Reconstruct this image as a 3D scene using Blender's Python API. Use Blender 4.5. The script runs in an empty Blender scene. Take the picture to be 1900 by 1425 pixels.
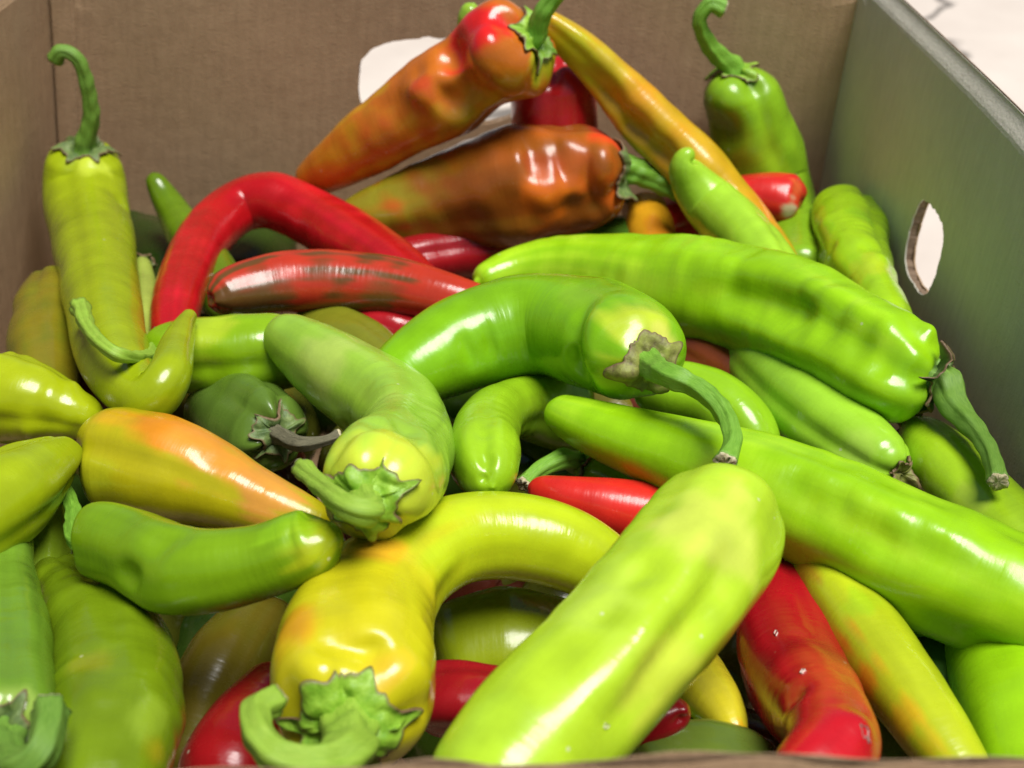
import bpy, math, random
import numpy as np
from mathutils import Vector

# ------------------------------------------------------------------ camera, sky, sun, exposure
SC = bpy.context.scene
COL = SC.collection
F_PX = 2400.0                 # focal length in pixels of a 1900 px wide frame
PITCH = math.radians(33.0)
HC = 0.425                    # camera height above the ground
cam_d = bpy.data.cameras.new('camera')
cam = bpy.data.objects.new('camera', cam_d)
COL.objects.link(cam)
cam.location = (0, 0, HC)
cam.rotation_euler = (math.pi / 2 - PITCH, 0, 0)
cam_d.sensor_width = 36.0
cam_d.lens = 36.0 * F_PX / 1900.0
cam_d.clip_start = 0.01
cam_d.clip_end = 500.0
cam_d.dof.use_dof = True
cam_d.dof.focus_distance = 0.40
cam_d.dof.aperture_fstop = 16.0
SC.camera = cam
SC.cycles.max_bounces = 6
SC.cycles.diffuse_bounces = 3
SC.cycles.glossy_bounces = 3

SUN_EL, SUN_AZ = math.radians(72), math.radians(128)   # azimuth clockwise from +Y
world = bpy.data.worlds.new('World')
SC.world = world
world.use_nodes = True
wn = world.node_tree
bg = wn.nodes['Background']
sky = wn.nodes.new('ShaderNodeTexSky')
sky.sky_type = 'NISHITA'
sky.sun_disc = False
sky.sun_elevation = SUN_EL
sky.sun_rotation = SUN_AZ
sky.air_density = 1.0
sky.dust_density = 1.0
wn.links.new(sky.outputs[0], bg.inputs[0])
bg.inputs[1].default_value = 0.05
sun_d = bpy.data.lights.new('sun', 'SUN')
sun_d.energy = 5.0
sun_d.angle = math.radians(32)
sun_d.color = (1.0, 0.97, 0.92)
sun = bpy.data.objects.new('sun', sun_d)
COL.objects.link(sun)
sdir = Vector((math.cos(SUN_EL) * math.sin(SUN_AZ), math.cos(SUN_EL) * math.cos(SUN_AZ), math.sin(SUN_EL)))
sun.rotation_euler = (-sdir).to_track_quat('-Z', 'Y').to_euler()
sun.location = sdir * 3
SC.view_settings.view_transform = 'Standard'
SC.view_settings.look = 'None'
SC.view_settings.exposure = 0.1
SC.view_settings.gamma = 1.0
SC.view_settings.use_curve_mapping = False

# ------------------------------------------------------------------ helpers
FW = np.array([0, math.cos(PITCH), -math.sin(PITCH)])
UP = np.array([0, math.sin(PITCH), math.cos(PITCH)])
RT = np.array([1.0, 0, 0])
CAM = np.array([0, 0, HC])

def ray(px, py):
    return FW + RT * (px - 950) / F_PX - UP * (py - 712.5) / F_PX

def at_y(px, py, Y):
    d = ray(px, py)
    return CAM + d * (Y / d[1])

def heap_y(py):
    """distance from the camera of the top of the heap seen at picture height py"""
    ang = PITCH + math.atan((py - 712.5) / F_PX)
    drop = np.interp(py, [250, 420, 550, 700, 1500], [0.30, 0.28, 0.26, 0.25, 0.25])
    a, b, k = drop / math.tan(ang), 0.60, 0.018
    return -k * math.log(math.exp(-a / k) + math.exp(-b / k))

def at(px, py, off=0.0):
    """point seen at (px,py), off cm nearer than the heap's own surface"""
    return at_y(px, py, heap_y(py) - off * 0.01)

def depth_of(p):
    return float(np.dot(p - CAM, FW))

def link(o, parent=None):
    COL.objects.link(o)
    if parent is not None:
        o.parent = parent
    return o

def tag(o, label=None, cat=None, group=None, kind=None):
    if label: o['label'] = label
    if cat: o['category'] = cat
    if group: o['group'] = group
    if kind: o['kind'] = kind
    return o

def mesh_obj(name, verts, faces, mat, parent=None, smooth=True, col=None, uv=None):
    me = bpy.data.meshes.new(name)
    me.from_pydata([tuple(v) for v in verts], [], faces)
    if smooth:
        me.polygons.foreach_set('use_smooth', np.ones(len(me.polygons), dtype=bool))
    if col is not None:
        a = me.color_attributes.new('Col', 'FLOAT_COLOR', 'POINT')
        c4 = np.ones((len(verts), 4), dtype=np.float32)
        c4[:, :3] = col
        a.data.foreach_set('color', c4.ravel())
    if uv is not None:
        a = me.attributes.new('skin', 'FLOAT_VECTOR', 'POINT')
        a.data.foreach_set('vector', np.asarray(uv, dtype=np.float32).ravel())
    me.materials.append(mat)
    me.update()
    o = bpy.data.objects.new(name, me)
    return link(o, parent)

def grid_faces(n, m, cap0=True, cap1=True):
    f = []
    for i in range(n - 1):
        a, b = i * m, (i + 1) * m
        for j in range(m):
            k = (j + 1) % m
            f.append((a + j, b + j, b + k, a + k))
    if cap0: f.append(tuple(range(m)))
    if cap1: f.append(tuple(range((n - 1) * m + m - 1, (n - 1) * m - 1, -1)))
    return f

def catmull(P, step):
    """smooth curve through the points, evenly resampled; returns points, control arclengths"""
    P = np.asarray(P, float)
    Q = np.vstack([2 * P[0] - P[1], P, 2 * P[-1] - P[-2]])
    out, ctrl = [], []
    for i in range(1, len(Q) - 2):
        p0, p1, p2, p3 = Q[i - 1:i + 3]
        t0 = 0; t1 = t0 + np.linalg.norm(p1 - p0) ** .5
        t2 = t1 + np.linalg.norm(p2 - p1) ** .5; t3 = t2 + np.linalg.norm(p3 - p2) ** .5
        t = np.linspace(t1, t2, 40, endpoint=False)[:, None]
        A1 = (t1 - t) / (t1 - t0) * p0 + (t - t0) / (t1 - t0) * p1
        A2 = (t2 - t) / (t2 - t1) * p1 + (t - t1) / (t2 - t1) * p2
        A3 = (t3 - t) / (t3 - t2) * p2 + (t - t2) / (t3 - t2) * p3
        B1 = (t2 - t) / (t2 - t0) * A1 + (t - t0) / (t2 - t0) * A2
        B2 = (t3 - t) / (t3 - t1) * A2 + (t - t1) / (t3 - t1) * A3
        ctrl.append(len(out))
        out.extend((t2 - t) / (t2 - t1) * B1 + (t - t1) / (t2 - t1) * B2)
    ctrl.append(len(out)); out.append(P[-1])
    out = np.array(out)
    s = np.r_[0, np.cumsum(np.linalg.norm(np.diff(out, axis=0), axis=1))]
    return out, s, s[ctrl]

def smooth1(x, k):
    if k < 1: return x
    w = np.hanning(2 * k + 3)[1:-1]; w /= w.sum()
    return np.convolve(np.pad(x, (k, k), mode='edge'), w, 'valid')

def frames(pts, ref):
    T = np.gradient(pts, axis=0)
    T /= np.linalg.norm(T, axis=1)[:, None]
    N = np.zeros_like(T)
    n = ref - T[0] * np.dot(ref, T[0])
    if np.linalg.norm(n) < .15:
        n = UP - T[0] * np.dot(UP, T[0])
    N[0] = n / np.linalg.norm(n)
    for i in range(1, len(T)):
        n = N[i - 1] - T[i] * np.dot(N[i - 1], T[i])
        N[i] = n / np.linalg.norm(n)
    return T, N, np.cross(T, N)

class Waves:
    """smooth 3-d noise: a sum of plane waves"""
    def __init__(self, rng, freq, n=9):
        d = rng.normal(size=(n, 3)); d /= np.linalg.norm(d, axis=1)[:, None]
        self.k = d * freq * rng.uniform(.55, 1.5, size=(n, 1)) * 2 * math.pi
        self.p = rng.uniform(0, 6.28, n)
        self.a = rng.uniform(.5, 1, n); self.a /= np.sqrt((self.a ** 2).sum() / 2)
    def __call__(self, X):
        return np.cos(X @ self.k.T + self.p) @ self.a

# ------------------------------------------------------------------ materials
def new_mat(name):
    m = bpy.data.materials.new(name)
    m.use_nodes = True
    nt = m.node_tree
    return m, nt, nt.nodes['Principled BSDF']

def nd(nt, typ, **kw):
    n = nt.nodes.new(typ)
    for k, v in kw.items():
        if k.startswith('i_'):
            n.inputs[k[2:].replace('_', ' ')].default_value = v
        else:
            setattr(n, k, v)
    return n

def mat_skin():
    m, nt, b = new_mat('pepper_skin')
    L = nt.links.new
    ca = nd(nt, 'ShaderNodeAttribute', attribute_name='Col')
    sk = nd(nt, 'ShaderNodeAttribute', attribute_name='skin')
    geo = nd(nt, 'ShaderNodeTexCoord')
    # faint mottling of the flesh under the skin
    n1 = nd(nt, 'ShaderNodeTexNoise', i_Scale=70.0, i_Detail=3.0, i_Roughness=.6)
    L(geo.outputs['Object'], n1.inputs['Vector'])
    r1 = nd(nt, 'ShaderNodeMapRange', i_From_Min=.3, i_From_Max=.7, i_To_Min=.90, i_To_Max=1.08)
    L(n1.outputs['Fac'], r1.inputs['Value'])
    mul = nd(nt, 'ShaderNodeMixRGB', blend_type='MULTIPLY'); mul.inputs[0].default_value = 1
    L(ca.outputs['Color'], mul.inputs[1]); L(r1.outputs[0], mul.inputs[2])
    # fine streaks running along the pepper
    mp = nd(nt, 'ShaderNodeMapping'); mp.inputs['Scale'].default_value = (60, 900, 1)
    L(sk.outputs['Vector'], mp.inputs['Vector'])
    n2 = nd(nt, 'ShaderNodeTexNoise', i_Scale=1.0, i_Detail=3.0)
    L(mp.outputs[0], n2.inputs['Vector'])
    r2 = nd(nt, 'ShaderNodeMapRange', i_From_Min=.35, i_From_Max=.65, i_To_Min=.985, i_To_Max=1.01)
    L(n2.outputs['Fac'], r2.inputs['Value'])
    mul2 = nd(nt, 'ShaderNodeMixRGB', blend_type='MULTIPLY'); mul2.inputs[0].default_value = 1
    L(mul.outputs[0], mul2.inputs[1]); L(r2.outputs[0], mul2.inputs[2])
    # a few specks
    vo = nd(nt, 'ShaderNodeTexVoronoi', i_Scale=45.0)
    L(geo.outputs['Object'], vo.inputs['Vector'])
    lt = nd(nt, 'ShaderNodeMath', operation='LESS_THAN'); lt.inputs[1].default_value = .024
    L(vo.outputs['Distance'], lt.inputs[0])
    sep = nd(nt, 'ShaderNodeSeparateColor'); L(vo.outputs['Color'], sep.inputs[0])
    gt = nd(nt, 'ShaderNodeMath', operation='GREATER_THAN'); gt.inputs[1].default_value = .72
    L(sep.outputs[0], gt.inputs[0])
    mm = nd(nt, 'ShaderNodeMath', operation='MULTIPLY'); L(lt.outputs[0], mm.inputs[0]); L(gt.outputs[0], mm.inputs[1])
    mix = nd(nt, 'ShaderNodeMixRGB'); mix.inputs[2].default_value = (.03, .02, .008, 1)
    mm2 = nd(nt, 'ShaderNodeMath', operation='MULTIPLY'); mm2.inputs[1].default_value = .75; L(mm.outputs[0], mm2.inputs[0])
    L(mm2.outputs[0], mix.inputs[0]); L(mul2.outputs[0], mix.inputs[1])
    # pale dust and tiny scars
    vo2 = nd(nt, 'ShaderNodeTexVoronoi', i_Scale=130.0)
    L(geo.outputs['Object'], vo2.inputs['Vector'])
    sep2 = nd(nt, 'ShaderNodeSeparateColor'); L(vo2.outputs['Color'], sep2.inputs[0])
    lt2 = nd(nt, 'ShaderNodeMath', operation='LESS_THAN'); lt2.inputs[1].default_value = .07
    L(vo2.outputs['Distance'], lt2.inputs[0])
    gt2 = nd(nt, 'ShaderNodeMath', operation='GREATER_THAN'); gt2.inputs[1].default_value = .9
    L(sep2.outputs[1], gt2.inputs[0])
    m2 = nd(nt, 'ShaderNodeMath', operation='MULTIPLY'); L(lt2.outputs[0], m2.inputs[0]); L(gt2.outputs[0], m2.inputs[1])
    m3 = nd(nt, 'ShaderNodeMath', operation='MULTIPLY'); m3.inputs[1].default_value = .5; L(m2.outputs[0], m3.inputs[0])
    mixp = nd(nt, 'ShaderNodeMixRGB'); mixp.inputs[2].default_value = (.6, .6, .42, 1)
    L(m3.outputs[0], mixp.inputs[0]); L(mix.outputs[0], mixp.inputs[1])
    L(mixp.outputs[0], b.inputs['Base Color'])
    # relief: cross wrinkles and tiny dimples in the waxy skin
    mp2 = nd(nt, 'ShaderNodeMapping'); mp2.inputs['Scale'].default_value = (420, 60, 1)
    L(sk.outputs['Vector'], mp2.inputs['Vector'])
    n3 = nd(nt, 'ShaderNodeTexNoise', i_Scale=1.0, i_Detail=2.0, i_Roughness=.55)
    L(mp2.outputs[0], n3.inputs['Vector'])
    n4 = nd(nt, 'ShaderNodeTexNoise', i_Scale=600.0, i_Detail=2.0)
    L(geo.outputs['Object'], n4.inputs['Vector'])
    ma = nd(nt, 'ShaderNodeMath', operation='MULTIPLY_ADD'); ma.inputs[1].default_value = .28
    L(n4.outputs['Fac'], ma.inputs[0]); L(n3.outputs['Fac'], ma.inputs[2])
    bp = nd(nt, 'ShaderNodeBump', i_Strength=.24, i_Distance=.0006)
    L(ma.outputs[0], bp.inputs['Height'])
    L(bp.outputs[0], b.inputs['Normal'])
    n5 = nd(nt, 'ShaderNodeTexNoise', i_Scale=60.0, i_Detail=5.0, i_Roughness=.65)
    L(geo.outputs['Object'], n5.inputs['Vector'])
    r5 = nd(nt, 'ShaderNodeMapRange', i_From_Min=.3, i_From_Max=.7, i_To_Min=.14, i_To_Max=.38)
    L(n5.outputs['Fac'], r5.inputs['Value'])
    L(r5.outputs[0], b.inputs['Roughness'])
    b.inputs['IOR'].default_value = 1.5
    b.inputs['Coat Weight'].default_value = .12
    b.inputs['Specular IOR Level'].default_value = .42
    b.inputs['Coat Roughness'].default_value = .07
    b.inputs['Coat IOR'].default_value = 1.5
    L(bp.outputs[0], b.inputs['Coat Normal'])
    b.inputs['Subsurface Weight'].default_value = .0
    b.inputs['Subsurface Radius'].default_value = (1.0, .8, .25)
    b.inputs['Subsurface Scale'].default_value = .004
    return m

def mat_plant(name, ca, cb, rough=.5, scale=160, bump=.0008, streak=False, edge=False):
    m, nt, b = new_mat(name)
    L = nt.links.new
    co = nd(nt, 'ShaderNodeTexCoord')
    src = co.outputs['Object']
    if streak:
        sk = nd(nt, 'ShaderNodeAttribute', attribute_name='skin')
        mp = nd(nt, 'ShaderNodeMapping'); mp.inputs['Scale'].default_value = (.35, 5, 1)
        L(sk.outputs['Vector'], mp.inputs['Vector']); src = mp.outputs[0]
    n = nd(nt, 'ShaderNodeTexNoise', i_Scale=scale, i_Detail=6.0, i_Roughness=.65)
    L(src, n.inputs['Vector'])
    cr = nd(nt, 'ShaderNodeValToRGB')
    cr.color_ramp.elements[0].position = .32; cr.color_ramp.elements[1].position = .68
    cr.color_ramp.elements[0].color = (*ca, 1); cr.color_ramp.elements[1].color = (*cb, 1)
    L(n.outputs['Fac'], cr.inputs[0])
    if edge:          # the rim of the cap dries brown
        at_ = nd(nt, 'ShaderNodeAttribute', attribute_name='skin')
        sx = nd(nt, 'ShaderNodeSeparateXYZ'); L(at_.outputs['Vector'], sx.inputs[0])
        mr = nd(nt, 'ShaderNodeMapRange', i_From_Min=.9, i_From_Max=1.0); L(sx.outputs[0], mr.inputs['Value'])
        mx = nd(nt, 'ShaderNodeMixRGB'); mx.inputs[2].default_value = (.16, .10, .05, 1)
        L(mr.outputs[0], mx.inputs[0]); L(cr.outputs[0], mx.inputs[1]); L(mx.outputs[0], b.inputs['Base Color'])
    else:
        L(cr.outputs[0], b.inputs['Base Color'])
    bp = nd(nt, 'ShaderNodeBump', i_Strength=.6, i_Distance=bump)
    L(n.outputs['Fac'], bp.inputs['Height']); L(bp.outputs[0], b.inputs['Normal'])
    b.inputs['Roughness'].default_value = rough
    return m

def mat_card(name, base, dark, flute=True, rough=.85):
    m, nt, b = new_mat(name)
    L = nt.links.new
    sk = nd(nt, 'ShaderNodeAttribute', attribute_name='skin')     # metres along / up the panel
    n1 = nd(nt, 'ShaderNodeTexNoise', i_Scale=14.0, i_Detail=9.0, i_Roughness=.72)
    L(sk.outputs['Vector'], n1.inputs['Vector'])
    mp = nd(nt, 'ShaderNodeMapping'); mp.inputs['Scale'].default_value = (420, 55, 1)
    L(sk.outputs['Vector'], mp.inputs['Vector'])
    n2 = nd(nt, 'ShaderNodeTexNoise', i_Scale=1.0, i_Detail=5.0, i_Roughness=.7)
    L(mp.outputs[0], n2.inputs['Vector'])
    ad = nd(nt, 'ShaderNodeMath', operation='ADD'); L(n1.outputs['Fac'], ad.inputs[0]); L(n2.outputs['Fac'], ad.inputs[1])
    cr = nd(nt, 'ShaderNodeMapRange', i_From_Min=.65, i_From_Max=1.35)
    L(ad.outputs[0], cr.inputs['Value'])
    mx = nd(nt, 'ShaderNodeMixRGB'); mx.inputs[1].default_value = (*dark, 1); mx.inputs[2].default_value = (*base, 1)
    L(cr.outputs[0], mx.inputs[0]); L(mx.outputs[0], b.inputs['Base Color'])
    wv = nd(nt, 'ShaderNodeTexWave', wave_type='BANDS', bands_direction='X', i_Scale=38.0, i_Distortion=.6, i_Detail=1.0)
    wv.inputs['Detail Scale'].default_value = .4
    L(sk.outputs['Vector'], wv.inputs['Vector'])
    n3 = nd(nt, 'ShaderNodeTexNoise', i_Scale=900.0, i_Detail=3.0)
    L(sk.outputs['Vector'], n3.inputs['Vector'])
    n4 = nd(nt, 'ShaderNodeTexNoise', i_Scale=90.0, i_Detail=3.0)
    L(sk.outputs['Vector'], n4.inputs['Vector'])
    a1 = nd(nt, 'ShaderNodeMath', operation='MULTIPLY_ADD'); a1.inputs[1].default_value = .4 if flute else 0
    L(wv.outputs['Fac'], a1.inputs[0]); L(n3.outputs['Fac'], a1.inputs[2])
    a2 = nd(nt, 'ShaderNodeMath', operation='MULTIPLY_ADD'); a2.inputs[1].default_value = 1.2
    L(n4.outputs['Fac'], a2.inputs[0]); L(a1.outputs[0], a2.inputs[2])
    bp = nd(nt, 'ShaderNodeBump', i_Strength=.5, i_Distance=.0006)
    L(a2.outputs[0], bp.inputs['Height']); L(bp.outputs[0], b.inputs['Normal'])
    b.inputs['Roughness'].default_value = rough
    b.inputs['Specular IOR Level'].default_value = .2
    return m

def mat_ground():
    m, nt, b = new_mat('pale_paving')
    L = nt.links.new
    co = nd(nt, 'ShaderNodeTexCoord')
    n1 = nd(nt, 'ShaderNodeTexNoise', i_Scale=6.0, i_Detail=10.0, i_Roughness=.65)
    L(co.outputs['Object'], n1.inputs['Vector'])
    cr = nd(nt, 'ShaderNodeValToRGB')
    cr.color_ramp.elements[0].position = .3; cr.color_ramp.elements[1].position = .7
    cr.color_ramp.elements[0].color = (.52, .45, .39, 1); cr.color_ramp.elements[1].color = (.62, .55, .48, 1)
    L(n1.outputs['Fac'], cr.inputs[0])
    nw = nd(nt, 'ShaderNodeTexNoise', i_Scale=9.0, i_Detail=4.0)
    L(co.outputs['Object'], nw.inputs['Vector'])
    mw = nd(nt, 'ShaderNodeMixRGB', blend_type='ADD'); mw.inputs[0].default_value = .16
    L(co.outputs['Object'], mw.inputs[1]); L(nw.outputs['Color'], mw.inputs[2])
    vo = nd(nt, 'ShaderNodeTexVoronoi', feature='DISTANCE_TO_EDGE', i_Scale=1.5)
    L(mw.outputs[0], vo.inputs['Vector'])
    mr = nd(nt, 'ShaderNodeMapRange', i_From_Min=.004, i_From_Max=.016, i_To_Min=1.0, i_To_Max=0.0)
    L(vo.outputs['Distance'], mr.inputs['Value'])
    mx = nd(nt, 'ShaderNodeMixRGB'); mx.inputs[2].default_value = (.16, .14, .12, 1)
    L(mr.outputs[0], mx.inputs[0]); L(cr.outputs[0], mx.inputs[1]); L(mx.outputs[0], b.inputs['Base Color'])
    bp = nd(nt, 'ShaderNodeBump', i_Strength=.4, i_Distance=.003)
    L(n1.outputs['Fac'], bp.inputs['Height']); L(bp.outputs[0], b.inputs['Normal'])
    b.inputs['Roughness'].default_value = .9
    return m

M_SKIN = mat_skin()
M_STEM = mat_plant('green_stem', (.10, .27, .012), (.23, .45, .05), .42, 900, .0005, True)
M_STEM_OLIVE = mat_plant('olive_stem', (.08, .20, .015), (.19, .34, .045), .5, 900, .0006, True)
M_STEM_PALE = mat_plant('pale_stem', (.19, .36, .02), (.34, .50, .06), .5, 900, .0005, True)
M_STEM_DRY = mat_plant('dry_stem', (.05, .05, .025), (.22, .20, .12), .75, 900, .0008, True)
M_CALYX = mat_plant('green_calyx', (.13, .30, .012), (.30, .50, .045), .45, 230, .0012, edge=True)
M_CALYX_DULL = mat_plant('dull_calyx', (.06, .11, .03), (.17, .24, .06), .55, 260, .0012, edge=True)
M_CALYX_BROWN = mat_plant('browning_calyx', (.12, .10, .035), (.30, .34, .06), .55, 260, .0012, edge=True)
M_CUT = mat_plant('cut_stem_end', (.30, .25, .12), (.62, .56, .36), .8, 700, .0008)
M_CARD = mat_card('kraft_liner', (.47, .32, .19), (.345, .225, .13))
M_CARD_LIT = mat_card('lit_kraft_liner', (.62, .585, .48), (.49, .46, .375))  # same kraft, lightened and greyed: the right wall's light put into its colour
M_CORE = mat_card('torn_board_core', (.34, .24, .16), (.13, .085, .055), flute=False)
M_GROUND = mat_ground()

# ------------------------------------------------------------------ ground
g = 120.0
go = mesh_obj('ground', [(-g, -g, -.004), (g, -g, -.004), (g, g, -.004), (-g, g, -.004)], [(0, 1, 2, 3)], M_GROUND, smooth=False)
tag(go, kind='structure')

# ------------------------------------------------------------------ the cardboard box
RIM = 0.25
YB = 0.642                     # inside of the back wall
YF = 0.150                     # inside of the front wall
BTR = at_y(1606, -57, YB); BTL = at_y(92, -57, YB)
BBR = at_y(1442, 733, YB); BBL = at_y(135, 733, YB)
BTR[2] = BTL[2] = RIM; BBR[2] = BBL[2] = 0.0
def fwd(p, x, y, z): return np.array([x, y, z])
FTR = np.array([.181, YF, RIM + .0085]); FTL = np.array([-.268, YF, RIM - .001])
FBR = np.array([.168, YF + .004, 0.0]); FBL = np.array([-.262, YF + .004, 0.0])

box = bpy.data.objects.new('cardboard_box', None); link(box)
box.location = (0, (YB + YF) / 2, 0)
tag(box, 'open brown cardboard box with torn hand holes holding the pile of peppers', 'box')
BOXLOC = np.array(box.location)

def rounded_hole(w, h, n, jag, rng, p=3.2):
    th = np.linspace(0, 2 * math.pi, n, endpoint=False)
    c, s = np.cos(th), np.sin(th)
    r = (np.abs(c / w) ** p + np.abs(s / h) ** p) ** (-1 / p)
    if jag > 0:
        k = rng.normal(size=n)
        k = np.convolve(np.r_[k, k, k], np.ones(3) / 3, 'same')[n:2 * n]
        r = r + jag * k
    return th, r

def panel(TL, TR, BR, BL, thick, mat_in, hole=None, seed=1, bulge=.0, rim_jag=.0004):
    """corrugated wall: two liners, a core between them and a fluted edge along the rim"""
    rng = np.random.default_rng(seed)
    TL, TR, BR, BL = [np.asarray(v, float) for v in (TL, TR, BR, BL)]
    W = np.linalg.norm(TR - TL); H = np.linalg.norm(TL - BL)
    nrm = np.cross(TR - TL, BL - TL); nrm /= np.linalg.norm(nrm)     # outwards
    mid = (TL + TR + BR + BL) / 4
    if np.dot(nrm, mid - np.array([-.03, .4, .12])) < 0: nrm = -nrm
    ph = rng.uniform(0, 6, 6)
    def to3(u, v, off):          # u along 0..W, v up 0..H
        a, b = u / W, v / H
        p = BL * (1 - a) * (1 - b) + BR * a * (1 - b) + TL * (1 - a) * b + TR * a * b
        bl = bulge * math.sin(math.pi * min(max(a, 0), 1)) * (.35 + .65 * b)
        wob = .0010 * math.sin(17 * u + ph[0]) * math.sin(13 * v + ph[1]) + .0003 * math.sin(41 * u + ph[2]) * math.sin(33 * v + ph[3])
        c = min(max((v - (H - .009)) / .0085, 0), 1); c = c * c * (3 - 2 * c)
        off = off + (thick - off) * .72 * c
        return p + nrm * (off + bl + wob) - BOXLOC
    def sheet(name, o0, o1, mat, top, hole_grow, jag, parent, sd):
        r2 = np.random.default_rng(sd)
        HT = H - top
        V, UV, Fc = [], [], []
        if hole is not None:
            hu, hv, hw, hh, hr = hole
            th, r = rounded_hole(hw + hole_grow, hh + hole_grow, 120, jag, r2)
            cs = np.array([math.atan2(y, x) % (2 * math.pi) for x, y in ((W - hu, HT - hv), (-hu, HT - hv), (-hu, -hv), (W - hu, -hv))])
            for c_ in cs:                         # snap a sample to each corner direction
                j = int(np.argmin(np.abs(th - c_))); th[j] = c_
            ct, st = np.cos(th), np.sin(th)
            with np.errstate(divide='ignore'):
                tx = np.where(ct > 0, (W - hu) / ct, np.where(ct < 0, -hu / ct, 1e9))
                ty = np.where(st > 0, (HT - hv) / st, np.where(st < 0, -hv / st, 1e9))
            ro = np.minimum(tx, ty)
            K = 40; m = len(th)
            rings = []
            for k in range(K):
                f = k / (K - 1); f = .5 - .5 * math.cos(math.pi * f)
                rr = r * (1 - f) + ro * f
                ring = []
                for j in range(m):
                    a_ = th[j] + hr * (1 - f)
                    ring.append((hu + rr[j] * math.cos(a_), hv + rr[j] * math.sin(a_)))
                rings.append(ring)
            for off in (o0, o1):
                for ring in rings:
                    for (u, v) in ring:
                        u_ = min(max(u, 0), W); v_ = min(max(v, 0), HT)
                        V.append(to3(u_, v_, off)); UV.append((u_, v_, off))
            for side in (0, 1):
                b0 = side * K * m
                for k in range(K - 1):
                    for j in range(m):
                        j2 = (j + 1) % m
                        q = (b0 + k * m + j, b0 + k * m + j2, b0 + (k + 1) * m + j2, b0 + (k + 1) * m + j)
                        Fc.append(q if side else q[::-1])
            for k in (0, K - 1):
                for j in range(m):
                    j2 = (j + 1) % m
                    q = (k * m + j, k * m + j2, K * m + k * m + j2, K * m + k * m + j)
                    Fc.append(q if k == 0 else q[::-1])
        else:
            nu, nv = 90, 20
            rj = smooth1(r2.normal(size=nu + 1), 2) * rim_jag * 2
            for off in (o0, o1):
                for i in range(nv + 1):
                    for j in range(nu + 1):
                        u = W * j / nu; v = HT * (1 - (1 - i / nv) ** 2)
                        if i == nv: v += rj[j]
                        V.append(to3(u, v, off)); UV.append((u, v, off))
            S = (nu + 1) * (nv + 1)
            for side in (0, 1):
                for i in range(nv):
                    for j in range(nu):
                        a = side * S + i * (nu + 1) + j
                        q = (a, a + 1, a + nu + 2, a + nu + 1)
                        Fc.append(q if side else q[::-1])
            def strip(ids):
                for a, b in zip(ids[:-1], ids[1:]):
                    Fc.append((a, b, b + S, a + S))
            strip(list(range(nu + 1))); strip([nv * (nu + 1) + j for j in range(nu, -1, -1)])
            strip([i * (nu + 1) + nu for i in range(nv + 1)]); strip([i * (nu + 1) for i in range(nv, -1, -1)])
        return mesh_obj(name, V, Fc, mat, parent, smooth=False, uv=UV)
    LN = .0007
    core = sheet('panel', LN, thick - LN, M_CORE, .005, .0008, .0008, box, seed + 11)
    sheet('inner_liner', 0, LN - .00005, mat_in, 0, 0, .0005, core, seed + 23)
    sheet('outer_liner', thick - LN + .00005, thick, M_CARD, 0, .0003, .0004, core, seed + 37)
    # fluting: a wavy sheet standing between the liners along the rim
    n = int(W / .0007); V, Fc, UV = [], [], []
    for j in range(n + 1):
        u = W * j / n
        o = thick / 2 + (thick / 2 - LN - .0003) * math.sin(2 * math.pi * u / .0068)
        for (v, dd) in ((H - .0052, -.00018), (H - .0008, -.00018), (H - .0008, .00018), (H - .0052, .00018)):
            V.append(to3(u, v, o + dd)); UV.append((u, v, o))
    for j in range(n):
        for k in range(4):
            a = j * 4 + k; b = j * 4 + (k + 1) % 4
            Fc.append((a, b, b + 4, a + 4))
    mesh_obj('fluting', V, Fc, M_CORE, core, smooth=False, uv=UV)
    return core, W, H

def on_plane(px, py, A, B, C):
    n = np.cross(B - A, C - A); d = ray(px, py)
    return CAM + d * (np.dot(A - CAM, n) / np.dot(d, n))

def uv_on(P, TL, TR, BL):
    eu = (TR - TL); W = np.linalg.norm(eu); eu = eu / W
    ev = (TL - BL); H = np.linalg.norm(ev); ev = ev / H
    d = P - BL
    A = np.array([[np.dot(eu, eu), np.dot(eu, ev)], [np.dot(eu, ev), np.dot(ev, ev)]])
    return np.linalg.solve(A, [np.dot(d, eu), np.dot(d, ev)])

TH = .0048
hb = uv_on(on_plane(815, 156, BTL, BTR, BBL), BTL, BTR, BBL)
EX = np.array([-.009, 0, 0])
panel(BTL + EX, BTR - EX, BBR - EX, BBL + EX, TH, M_CARD, (hb[0] + .009, hb[1], .0435, .0235, 0.0), seed=3, bulge=.002)
hr_ = uv_on(on_plane(1702, 456, BTR, FTR, BBR), BTR, FTR, BBR)
panel(BTR, FTR, FBR, BBR, TH, M_CARD_LIT, (hr_[0], hr_[1], .0195, .0175, 0.0), seed=5, bulge=.003)
panel(FTL + [0, 0, .004], BTL + [0, 0, .008], BBL, FBL, TH, M_CARD, None, seed=7, bulge=.001)
panel(FTR, FTL, FBL, FBR, TH, M_CARD, None, seed=9, bulge=.001, rim_jag=.0009)
# bottom
bot = [np.array([p[0], p[1], .001]) - BOXLOC for p in (BBL + [0, 0, 0], BBR, FBR, FBL)]
bt = [p + np.array([0, 0, .004]) for p in bot]
mesh_obj('bottom_panel', bot + bt, [(3, 2, 1, 0), (4, 5, 6, 7), (0, 1, 5, 4), (1, 2, 6, 5), (2, 3, 7, 6), (3, 0, 4, 7)], M_CARD, box, smooth=False,
         uv=[(p[0], p[1], 0) for p in bot + bt])
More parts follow.
